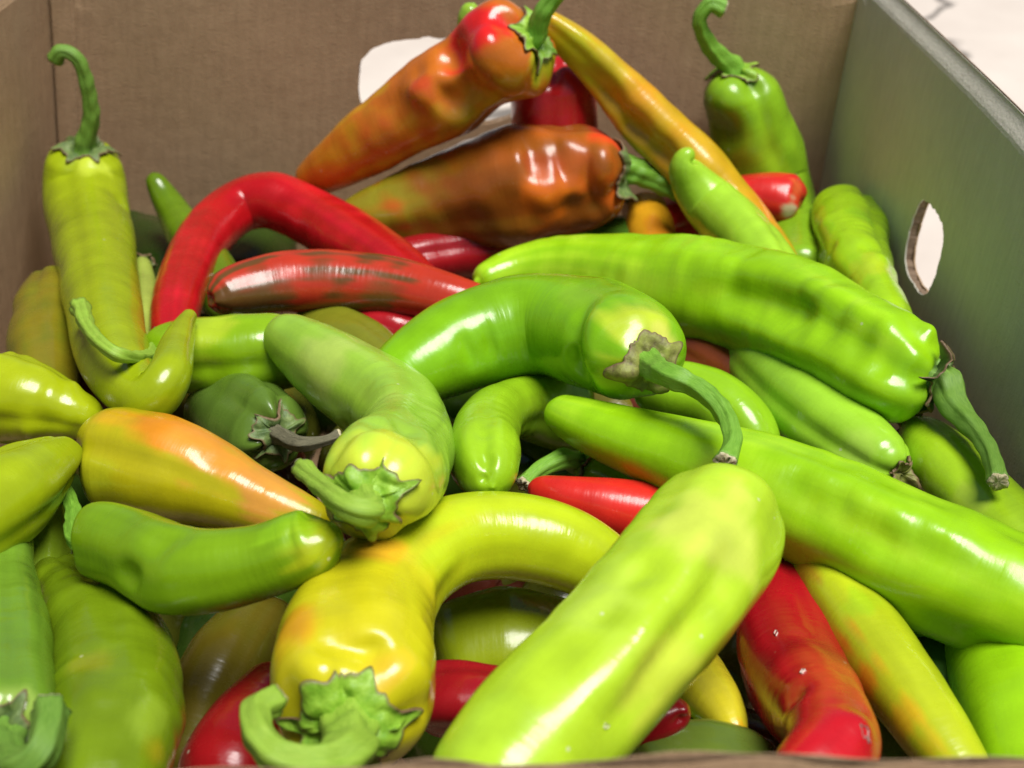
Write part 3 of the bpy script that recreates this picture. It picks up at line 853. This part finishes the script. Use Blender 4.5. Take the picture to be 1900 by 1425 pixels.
pepper('plump curled green pepper in the middle with long curved stem and brown cap',
       [(1206, 676, 5.0, 62), (1192, 664, 4.9, 92), (1160, 640, 4.6, 106), (1100, 612, 4.0, 110), (1020, 600, 3.3, 102), (930, 612, 2.6, 99), (840, 645, 1.8, 92), (760, 690, .9, 74), (700, 740, 0, 56)],
       (.18, .40, .005), patches=[(1190, 600, 90, (.42, .52, .03), .9), (1150, 700, 60, (.38, .52, .02), .8), (1240, 640, 50, (.50, .52, .08), .8), (960, 640, 90, (.16, .38, .01), .6), (1100, 540, 60, (.20, .36, .02), .5)], calyx=62, calyx_mat=M_CALYX_BROWN, points=4, lift=.03,
       stem=[(1245, 698, 5.6, 22), (1300, 722, 5.4, 19), (1346, 770, 5.0, 17), (1360, 820, 4.6, 17), (1346, 858, 4.4, 20)], stem_mat=M_STEM, lobes=2, groove=.08, lump=.02, seed=32, dimple=.12, wrinkle=.004, flare=.5, lines=[([(1085, 560), (1062, 620), (1065, 670), (1100, 725)], 18, -10), ([(1110, 560), (1095, 630), (1110, 700)], 26, 5), ([(1165, 560), (1180, 610), (1150, 680)], 30, 3), ([(860, 630), (880, 670)], 10, -4), ([(905, 610), (915, 660)], 10, -4)],
       bumps=[(1065, 680, 26, -8), (1100, 715, 26, 4), (900, 650, 16, -3), (870, 640, 14, -2)])
pepper('pale green pepper curving down to the front, wrinkled leafy cap facing the viewer',
       [(680, 924, 5.8, 84), (690, 910, 5.6, 104), (708, 888, 5.0, 112), (742, 848, 3.2, 98), (752, 806, 1.6, 90), (726, 762, 1.0, 90), (676, 722, 1.0, 86), (618, 684, 1.4, 76), (566, 648, 2.0, 62), (528, 624, 2.4, 48), (508, 612, 2.5, 32)],
       (.27, .46, .04), grad=[(.27, .08, (.52, .62, .04))], patches=[(600, 650, 80, (.36, .46, .09), .7), (720, 740, 70, (.33, .50, .07), .6)], calyx=74, points=7, lift=.02, calyx_mat=M_CALYX,  # bulb end and flank patches lightened: light and sheen painted into the skin
       stem=[(682, 950, 6.4, 28), (655, 945, 6.6, 22), (600, 905, 6.4, 18), (560, 870, 6.0, 18)], stem_mat=M_STEM_PALE, lobes=3, groove=.10, lump=.02, wrinkle=.01, seed=33, dimple=.12, phase=.9, flare=.35, bumps=[(705, 872, 85, 8), (600, 660, 50, 3)], lines=[([(605, 865), (640, 805), (703, 776), (768, 800), (815, 862), (826, 925)], 17, -10), ([(640, 650), (720, 720), (780, 800)], 20, 4)])
pepper('rounded yellow-green pepper behind the hooked tip, stem sweeping left',
       [(292, 640, 0, 44), (310, 642, 0, 62), (360, 655, .2, 76), (430, 655, .3, 80), (500, 655, .2, 72), (570, 650, -.4, 56), (630, 650, -1, 40)],
       (.20, .36, .006), patches=[(380, 620, 45, (.36, .46, .02), .7)], calyx=44, calyx_mat=M_CALYX_DULL, lift=.1, stem=[(270, 664, 3.4, 13), (215, 656, 5.8, 13), (170, 618, 6.2, 13), (148, 568, 6.2, 16)], stem_mat=M_STEM_PALE, lobes=3, groove=.14, seed=34, bumps=[(410, 600, 24, -4)], flare=.4)
pepper('small dark green pepper sunk in the gap, cap and dried stem facing the viewer',
       [(518, 806, -.6, 54), (504, 800, -.9, 78), (470, 785, -2.0, 88), (420, 765, -3.2, 74), (380, 750, -4, 54)],
       (.09, .16, .02), calyx=50, calyx_mat=M_CALYX_DULL, points=7, lift=.06, stem=[(560, 824, .2, 15), (600, 818, .5, 9), (628, 808, .6, 11)], stem_mat=M_STEM_DRY, lobes=4, groove=.12, seed=35)
pepper('orange-flushed yellow pepper lying on its side at left, no stem showing',
       [(146, 858, .6, 60), (160, 854, .6, 80), (220, 852, .8, 101), (300, 868, 1.0, 100), (390, 895, .8, 82), (470, 928, .5, 64), (550, 958, .2, 48), (625, 985, -.2, 30)],
       (.40, .36, .006), patches=[(290, 785, 75, (.62, .22, .012), .95), (400, 850, 80, (.62, .25, .03), .95), (490, 910, 60, (.56, .24, .04), .9), (220, 770, 45, (.60, .30, .012), .6), (180, 880, 60, (.38, .40, .012), .7)],
       lobes=3, groove=.07, lump=.02, seed=36, dimple=0.02, cap=(.85, .9), bumps=[(395, 845, 30, -4)])
pepper('wrinkled yellow-green pepper entering from the left edge, the upper of two',
       [(-130, 740, 1.0, 80), (-60, 735, 1.2, 90), (0, 738, 1.4, 88), (60, 748, 1.4, 76), (115, 760, 1.2, 58), (165, 775, .8, 40), (195, 785, .4, 24)], (.33, .40, .005), lobes=3, groove=.12, lump=.04, wrinkle=.03, seed=37)
pepper('yellow-green pepper with blunt end entering from left edge, the lower of two',
       [(125, 835, 1.6, 30), (108, 850, 1.8, 48), (60, 885, 2.2, 72), (0, 930, 2.4, 90), (-80, 985, 2.4, 95), (-160, 1040, 2.4, 80)], (.28, .36, .005), lobes=3, groove=.14, seed=38, lump=.04)
pepper('stubby green pepper lying crosswise at left, dimpled end raised to the right',
       [(150, 1005, 2.0, 50), (162, 1003, 2.0, 68), (205, 1005, 2.3, 76), (262, 1025, 2.6, 78), (325, 1058, 2.9, 88), (405, 1060, 3.2, 80), (490, 1042, 3.6, 73), (560, 1015, 4.2, 71), (598, 990, 4.8, 66), (606, 972, 5.2, 48)],
       (.15, .28, .005), patches=[(600, 1000, 70, (.36, .42, .01), .9), (540, 970, 50, (.22, .44, .01), .7)], calyx=20, calyx_mat=M_CALYX_DULL, lift=0, stem=[(135, 945, 1.0, 14), (118, 905, .8, 13), (118, 868, .6, 14)], lobes=3, groove=.08, lump=.03, seed=39, lines=[([(235, 1090), (255, 1050), (300, 1010), (340, 990)], 24, -8), ([(540, 940), (535, 990), (545, 1040)], 12, -4)],
       bumps=[(580, 952, 11, -8), (235, 1075, 30, -8), (300, 990, 40, -4)], power=.85)
pepper('arched yellow pepper flushed orange, leafy cap and curled stem at the bottom',
       [(646, 1352, 2.4, 90), (648, 1322, 2.3, 146), (652, 1270, 2.0, 166), (662, 1200, 1.7, 152), (692, 1120, 1.5, 122), (752, 1050, 1.5, 98), (840, 1002, 1.4, 84), (945, 992, 1.1, 82), (1045, 1014, .6, 80), (1125, 1060, -.2, 70), (1180, 1120, -1.2, 58), (1215, 1190, -2.2, 40)],
       (.54, .50, .010), grad=[(.36, .60, (.42, .53, .010))], patches=[(560, 1150, 90, (.70, .30, .012), .8), (700, 1020, 60, (.72, .36, .02), .8), (720, 1240, 70, (.74, .44, .03), .6), (520, 1220, 60, (.66, .54, .012), .6), (790, 1300, 80, (.60, .54, .012), .7), (640, 1180, 60, (.66, .56, .02), .5)],
       calyx=112, points=6, lift=.03, stem=[(648, 1398, 3.0, 44), (590, 1418, 3.4, 36), (520, 1405, 3.6, 31), (478, 1360, 3.8, 28), (474, 1318, 3.8, 27), (505, 1302, 3.6, 27)], stem_mat=M_STEM_PALE, lobes=4, groove=.06, lump=.015, seed=40, dimple=.12, phase=.5, flare=.35, lines=[([(505, 1175), (590, 1190), (660, 1205), (740, 1195), (810, 1170)], 24, -9), ([(690, 1205), (690, 1260)], 20, -7), ([(560, 1240), (640, 1235)], 40, 6), ([(740, 1240), (790, 1260)], 40, 6), ([(800, 1160), (800, 1080), (840, 1030)], 20, 5)],
       bumps=[(640, 1190, 46, -8), (590, 1225, 40, 6), (740, 1200, 44, 5), (690, 1215, 26, -6)])
pepper('largest pale lime pepper in front, blunt end upward, running to the bottom edge',
       [(1352, 936, 4.6, 100), (1342, 956, 4.6, 118), (1318, 998, 4.5, 130), (1282, 1048, 4.3, 136), (1230, 1116, 4.0, 138), (1160, 1198, 3.6, 140), (1074, 1288, 3.1, 142), (985, 1385, 2.6, 142), (915, 1475, 2.2, 138), (860, 1560, 1.8, 116)],
       PALE, patches=[(1110, 1120, 140, (.46, .64, .07), .6), (1340, 1010, 120, (.54, .60, .09), .7), (1250, 1250, 110, (.50, .58, .05), .7), (950, 1340, 100, (.36, .58, .03), .5)], lobes=4, groove=.055, lump=.02, wrinkle=.006, seed=41, dimple=0.0, cap=(.5, .8), cap_pow=.6, phase=1.3, twist=.15, lines=[([(1330, 950), (1270, 1080), (1180, 1200), (1080, 1320)], 34, 9), ([(1375, 985), (1310, 1120), (1220, 1240), (1120, 1360)], 26, -11), ([(1420, 1010), (1350, 1140), (1260, 1250)], 30, 8), ([(1240, 940), (1190, 1040), (1110, 1140), (1000, 1270)], 36, -5), ([(1215, 1050), (1180, 1075), (1150, 1080)], 14, -5), ([(1130, 1130), (1100, 1150), (1070, 1150)], 14, -4)],
       bumps=[(1330, 1060, 22, -6), (1210, 1060, 26, -6), (1130, 1140, 22, -4), (910, 1320, 18, -4), (880, 1370, 18, -4), (1380, 930, 26, 5), (1160, 1110, 22, 4)])
pepper('long glossy lime green pepper from the centre out past the right edge',
       [(2050, 1190, -.4, 110), (1960, 1150, -.2, 124), (1870, 1108, 0, 128), (1780, 1068, .2, 126), (1670, 1020, .4, 122), (1550, 962, .6, 114), (1420, 908, .8, 103), (1300, 862, 1.0, 82), (1200, 828, 1.0, 68), (1110, 797, 1.0, 55), (1050, 772, .9, 42), (1018, 758, .8, 28)],
       LIME, second=(.33, .57, .015), mott=.4, patches=[(1180, 880, 40, (.42, .34, .012), .7), (1300, 900, 50, (.40, .44, .012), .5)], lobes=3, groove=.10, lump=.028, wrinkle=.008, seed=42, phase=1.9, tipdim=.1, lines=[([(1430, 850), (1550, 900), (1680, 960), (1800, 1010)], 26, 6), ([(1480, 930), (1600, 985), (1740, 1040), (1850, 1080)], 26, -6)],
       bumps=[(1560, 930, 22, -5), (1620, 950, 20, -4), (1700, 975, 22, -6), (1640, 1000, 18, -4), (1480, 890, 20, -4), (1740, 1010, 20, -4), (1800, 960, 30, 5), (1850, 1000, 24, -5)])
pepper('small green pepper pointing at the viewer below the plump middle pepper',
       [(1090, 770, -4, 70), (1030, 765, -3, 70), (975, 755, -1.6, 62), (930, 765, -.2, 56), (902, 800, 1.0, 66), (898, 845, 1.8, 71), (908, 885, 2.2, 56), (915, 905, 2.3, 30)],
       (.27, .47, .012), lobes=2, groove=.16, lump=.03, seed=43, wrinkle=.008, phase=1.7, lines=[([(925, 745), (893, 790), (900, 850), (905, 885)], 12, -7), ([(870, 790), (868, 850)], 22, 4)], bumps=[(905, 850, 12, -4), (895, 890, 8, -6), (905, 800, 12, -4)])
pepper('glossy red pepper lying behind the yellow arch, passing under the lime peppers',
       [(978, 908, -.6, 20), (995, 912, -.6, 32), (1045, 925, -.6, 44), (1120, 940, -.8, 56), (1220, 962, -1.2, 66), (1320, 1000, -1.8, 66), (1420, 1050, -2.6, 60)], BRED, lobes=2, groove=.05, lump=.02, seed=44)
pepper('deep green pepper under the long lime one, only its stem and cap in view',
       [(1085, 862, -1.8, 34), (1105, 866, -1.8, 46), (1160, 880, -2.2, 56), (1240, 900, -3, 56), (1320, 930, -4, 50)], (.16, .34, .012), calyx=36, calyx_mat=M_CALYX, lift=.05, stem=[(1050, 852, -1.0, 18), (1005, 868, -.8, 15), (972, 898, -.8, 15)], lobes=3, seed=45)
pepper('light green pepper filling the gap right of the plump middle pepper',
       [(1180, 720, -2.5, 40), (1240, 720, -2.0, 56), (1310, 735, -2.0, 60), (1380, 790, -2.4, 56), (1420, 860, -3.5, 44)], (.24, .46, .012), lobes=3, seed=46)
pepper('brown red pepper deep in shadow under the big glossy lime pepper',
       [(1180, 610, -3.6, 50), (1270, 640, -3.6, 56), (1350, 690, -4, 56), (1420, 760, -5, 50)], (.22, .05, .012), lobes=3, seed=47)
# ---- front and bottom rows
pepper('green pepper down the left edge with thick stem stub and cap at its base',
       [(8, 1368, 2.2, 60), (14, 1340, 2.1, 78), (18, 1280, 1.8, 84), (14, 1200, 1.4, 76), (10, 1110, 1.0, 66), (8, 1030, .6, 56), (5, 960, 0, 44)], (.13, .25, .018), patches=[(20, 1320, 50, (.30, .42, .08), .6)], calyx=66, calyx_mat=M_CALYX_DULL, points=6, lift=.10,
       stem=[(28, 1425, 2.8, 36), (72, 1400, 3.2, 31), (90, 1355, 3.4, 29), (92, 1318, 3.4, 31)], stem_mat=M_STEM_OLIVE, lobes=3, groove=.08, seed=48, wrinkle=.008, flare=.2)
pepper('broad wrinkled olive green pepper at bottom left with dark specks',
       [(100, 1070, -1.6, 50), (125, 1095, -1.2, 68), (175, 1150, -.4, 90), (212, 1220, .4, 112), (218, 1310, .8, 120), (204, 1400, 1.0, 116), (190, 1490, 1.0, 106), (180, 1570, .8, 80)], (.14, .22, .005), patches=[(160, 1230, 60, (.26, .25, .008), .5), (270, 1330, 60, (.26, .38, .03), .5), (300, 1400, 40, (.40, .30, .012), .5)], lobes=3, groove=.10, lump=.03, wrinkle=.012, seed=49, bumps=[(170, 1210, 40, -5), (190, 1300, 40, 4)])
pepper('shaded mustard brown pepper between broad olive pepper and red one, bottom left',
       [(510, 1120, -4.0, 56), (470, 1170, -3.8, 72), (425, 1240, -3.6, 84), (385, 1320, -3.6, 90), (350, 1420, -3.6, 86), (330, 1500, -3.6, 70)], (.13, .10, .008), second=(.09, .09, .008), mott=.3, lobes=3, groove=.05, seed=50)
pepper('dark red pepper at the bottom edge left of the yellow pepper',
       [(520, 1255, -2.4, 44), (500, 1290, -2.2, 62), (460, 1360, -2.0, 84), (430, 1440, -1.8, 100), (400, 1520, -1.8, 90)], (.25, .006, .008), lobes=2, groove=.05, lump=.02, seed=51)
pepper('olive green pepper in shadow under the arch of the yellow pepper',
       [(800, 1235, -3.8, 70), (850, 1214, -3.6, 96), (930, 1206, -3.6, 112), (1030, 1214, -3.8, 104), (1120, 1244, -4.4, 80)], (.25, .32, .008), lobes=3, groove=.06, lump=.02, seed=52)
pepper('dark red pepper passing beneath the largest pale lime pepper, knobbed tip at right',
       [(760, 1300, -1.8, 50), (800, 1300, -1.6, 72), (870, 1300, -1.3, 74), (960, 1310, -1.3, 70), (1060, 1330, -1.2, 66), (1150, 1340, -.8, 60), (1215, 1335, -.4, 50), (1255, 1322, -.2, 36), (1275, 1310, -.2, 20)], (.26, .006, .010), lobes=3, groove=.14, seed=53, lump=.03, bumps=[(1262, 1335, 10, -5), (1268, 1318, 10, 4)])
pepper('pale yellow pepper tip pointing down beside the largest pale lime pepper',
       [(1200, 1160, -3.2, 60), (1240, 1210, -2.6, 64), (1290, 1260, -1.8, 62), (1332, 1310, -1.2, 50), (1360, 1350, -1.0, 32), (1372, 1376, -1.0, 14)], (.55, .48, .02), patches=[(1372, 1360, 20, (.66, .36, .012), .8)], lobes=3, groove=.06, lump=.02, seed=54)
pepper('red pepper at bottom right, shaded upper half folding into a lit bulging end',
       [(1395, 985, -2.8, 50), (1412, 1040, -2.4, 64), (1440, 1120, -2.0, 84), (1464, 1205, -1.6, 97), (1490, 1280, -.8, 94), (1532, 1335, .8, 86), (1545, 1395, 1.6, 84), (1500, 1445, 1.8, 78), (1440, 1480, 1.6, 56)], (.34, .004, .010), grad=[(.55, .85, (.46, .008, .014))], lobes=3, groove=.07, lump=.025, seed=55, bumps=[(1470, 1290, 34, -8), (1590, 1345, 36, 9), (1490, 1180, 24, -4)])  # gradient paints shade on the upper half and light on the end
pepper('yellow-green pepper with orange stripe slanting to the bottom right',
       [(1455, 985, -2.0, 50), (1490, 1030, -1.8, 64), (1550, 1110, -1.2, 78), (1620, 1200, -.8, 78), (1685, 1290, -.6, 72), (1745, 1375, -.5, 66), (1795, 1440, -.5, 52), (1830, 1490, -.5, 34)], (.40, .48, .012), patches=[(1570, 1190, 55, (.60, .22, .012), .9), (1610, 1260, 55, (.64, .30, .012), .9), (1670, 1340, 60, (.60, .38, .012), .8), (1490, 1070, 50, (.36, .16, .012), .7), (1730, 1390, 50, (.60, .42, .012), .6), (1600, 1120, 45, (.30, .48, .012), .7)], lobes=3, groove=.06, lump=.02, seed=56)
pepper('lime green pepper at the lower right edge beneath the long lime one',
       [(1770, 960, -4.0, 60), (1790, 1040, -3.4, 80), (1820, 1140, -2.6, 94), (1862, 1230, -2.0, 106), (1895, 1330, -1.2, 112), (1915, 1430, -1.0, 104), (1925, 1520, -1.0, 84)], LIME, lobes=3, groove=.06, lump=.02, seed=57)
pepper('dark green pepper strip between the red and the orange striped pepper',
       [(1530, 1120, -3.2, 50), (1580, 1210, -2.8, 62), (1640, 1310, -2.4, 66), (1700, 1410, -2.2, 60), (1750, 1490, -2.2, 44)], (.08, .20, .02), lobes=3, seed=58)
pepper('dark olive pepper at the bottom edge below the pale yellow tip',
       [(1180, 1440, -1.4, 56), (1230, 1420, -1.2, 78), (1300, 1425, -1.2, 88), (1380, 1440, -1.4, 80), (1450, 1460, -1.8, 60)], (.10, .15, .02), lobes=3, seed=59, lump=.04)
pepper('bright green pepper sliver below the dark red knobbed tip',
       [(1290, 1320, -3.0, 50), (1240, 1365, -2.4, 60), (1180, 1410, -2.2, 64), (1110, 1460, -2.2, 56)], (.22, .46, .012), lobes=2, seed=60)
pepper('dark green pepper deep in the gap below the long lime pepper at right',
       [(1640, 1120, -3.4, 50), (1690, 1170, -3.2, 70), (1740, 1260, -3.0, 76), (1790, 1360, -3.0, 70), (1830, 1450, -3, 50)], (.05, .13, .02), lobes=3, seed=61, calyx=34, calyx_mat=M_CALYX_DULL, stem=[(1665, 1165, -2.2, 13), (1700, 1168, -1.8, 13), (1745, 1160, -1.8, 13)])
pepper('shaded green pepper behind the two left edge peppers',
       [(70, 900, -1.0, 36), (72, 950, -1.0, 50), (75, 1010, -1.2, 54), (70, 1080, -1.4, 50), (60, 1150, -2, 40)], (.18, .28, .012), lobes=3, seed=62)
pepper('dark olive pepper under the mottled red pepper at centre left',
       [(560, 590, -1.6, 36), (610, 610, -1.4, 48), (670, 640, -1.4, 52), (730, 700, -2, 50), (770, 780, -3, 44)], (.17, .18, .012), lobes=3, seed=63)
pepper('dark green pepper at the back under the brown and orange pepper stem',
       [(1010, 450, -1.6, 30), (1080, 440, -1.4, 42), (1150, 445, -1.4, 46), (1230, 470, -1.8, 40)], (.06, .14, .012), lobes=3, seed=64)

# ---- buried layer that closes the gaps
rb = np.random.default_rng(5)
bur = [(x + rb.uniform(-50, 50), y + rb.uniform(-35, 35)) for y in (500, 620, 740, 860, 990, 1120, 1250, 1390) for x in range(60, 1900, 210)]
SEEN = {1, 2, 4, 10, 19, 20, 21, 22, 23, 24, 28, 29, 30, 31, 32, 36, 37, 38, 39, 40, 47, 49, 50, 55, 56, 60, 66, 67, 69}
OWN = {1: 'dark green pepper deep between the upright left pepper and the red arch',
       2: 'dark green pepper deep below the inside of the red arch',
       4: 'dark red pepper behind the slim tip of the big glossy lime pepper',
       20: 'dark olive pepper in the gap beside the dried stem of the sunken green pepper',
       21: 'dark green pepper in the gap left of the pale green pepper with leafy cap',
       22: 'dark green pepper in the gap under the left end of the plump middle pepper',
       29: 'dark red pepper glimpsed under the cut stem tip of the leafy capped pepper',
       31: 'dark green pepper just under the tip of the small pepper pointing at the viewer',
       32: 'dark green pepper beside the bare green stem under the long lime pepper',
       36: 'dark green pepper behind the thin stem of the stubby crosswise pepper',
       49: 'dark red pepper deep in shadow inside the yellow arch, left part',
       50: 'dark olive pepper deep in shadow inside the yellow arch, right part',
       55: 'dark olive pepper deep in the gap right of the broad olive green pepper',
       56: 'dark green pepper deep below the stubby crosswise green pepper',
       60: 'dark olive pepper deep between the pale yellow tip and the folded red pepper',
       67: 'dark green pepper deep between the yellow pepper and largest lime pepper, bottom edge',
       69: 'dark red pepper glimpsed left of the folded red pepper near the bottom edge'}
cols = [(.10, .11, .010), (.04, .09, .010), (.06, .13, .010), (.11, .10, .010), (.10, .02, .010)]  # buried skins coloured dark to carry the shade of the gaps
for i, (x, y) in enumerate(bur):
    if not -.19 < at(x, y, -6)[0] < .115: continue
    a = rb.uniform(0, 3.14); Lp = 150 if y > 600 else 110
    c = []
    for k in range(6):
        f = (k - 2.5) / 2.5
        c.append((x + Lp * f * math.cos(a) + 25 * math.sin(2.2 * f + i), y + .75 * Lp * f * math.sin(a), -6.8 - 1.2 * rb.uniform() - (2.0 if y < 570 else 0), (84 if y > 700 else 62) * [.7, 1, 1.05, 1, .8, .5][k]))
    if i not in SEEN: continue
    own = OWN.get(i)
    pepper(own or 'pepper buried in deep shadow in the gaps under the top layer', c, [v_ * (.4 if i in (1, 2) else 1) for v_ in cols[i % 5]], lobes=3, groove=.08, seed=300 + i, seg=32, step=.003, group='peppers buried under the top layer')  # the two back ones are darkened further to paint in shade

# ---- bits of debris lying on the skins
bpy.context.view_layer.update()
DG = bpy.context.evaluated_depsgraph_get()
def on_skin(px, py):
    ok, loc, n, k, ob, mt = SC.ray_cast(DG, Vector(CAM), Vector(ray(px, py)))
    return np.array(loc), np.array(n)
M_FLECK = mat_plant('dry_husk', (.55, .50, .42), (.78, .74, .66), .8, 900, .0006)
M_TWIG = mat_plant('dry_twig', (.05, .045, .03), (.20, .18, .12), .8, 700, .0008)
rd = np.random.default_rng(77)
def fleck(px, py, a_px, b_px, label):
    c, n = on_skin(px, py)
    s_ = depth_of(c) / F_PX
    u = np.cross(n, [0.3, 0.2, 1.0]); u /= np.linalg.norm(u); w = np.cross(n, u)
    V, k = [], 11
    jit = 1 + .25 * rd.normal(size=k)
    for lv, rr in ((-.0004, 1.0), (.0004, .95), (.0008, .45)):
        for j in range(k):
            a = 2 * math.pi * j / k
            f = rr * jit[j]
            V.append(u * a_px * s_ * math.cos(a) * f + w * b_px * s_ * math.sin(a) * f + n * lv)
    F_ = [(q * k + j, q * k + (j + 1) % k, (q + 1) * k + (j + 1) % k, (q + 1) * k + j) for q in (0, 1) for j in range(k)]
    F_.append(tuple(range(2 * k, 3 * k)))
    o = mesh_obj('husk_fleck', V, F_, M_FLECK, smooth=False)
    o.location = c
    tag(o, label, 'debris', 'debris on the peppers')
fleck(1604, 1357, 8, 15, 'ragged white fleck stuck on the lit bulging end of the red pepper')
fleck(1490, 1246, 7, 5, 'tiny white fleck on the shaded upper half of the folded red pepper')
fleck(1440, 1176, 10, 3, 'thin pale scrap on the dark red skin below the front lime pepper')
fleck(1124, 1346, 6, 5, 'tiny pale spot on the underside of the largest pale lime pepper')
def strand(name, pts_px, rad, mat, label):
    P_ = []
    for (x, y) in pts_px:
        c, n = on_skin(x, y); P_.append(c + n * rad * 1.3)
    pts, s_, _ = catmull(P_, .001)
    T_, N_, B_ = frames(pts, -FW)
    th = np.linspace(0, 2 * math.pi, 7, endpoint=False)
    r_ = rad * np.interp(s_ / s_[-1], [0, .1, .9, 1], [.5, 1, .9, .4])
    G_ = pts[:, None, :] + r_[:, None, None] * (N_[:, None, :] * np.cos(th)[None, :, None] + B_[:, None, :] * np.sin(th)[None, :, None])
    o = mesh_obj(name, G_.reshape(-1, 3) - P_[0], grid_faces(len(pts), 7), mat)
    o.location = P_[0]
    tag(o, label, 'debris', 'debris on the peppers')
strand('fibre', [(424, 1338), (404, 1350), (388, 1362), (388, 1382), (378, 1396), (366, 1412)], .00016, M_FLECK, 'fine pale hair lying on the dark red pepper at the bottom left')
strand('fibre', [(130, 1282), (150, 1285), (170, 1281), (186, 1272)], .00018, M_FLECK, 'short pale fibre on the broad wrinkled olive pepper')
strand('dry_twig', [(842, 884), (856, 892), (872, 897), (884, 904)], .0011, M_TWIG, 'dark dried twig beside the small pepper pointing at the viewer')
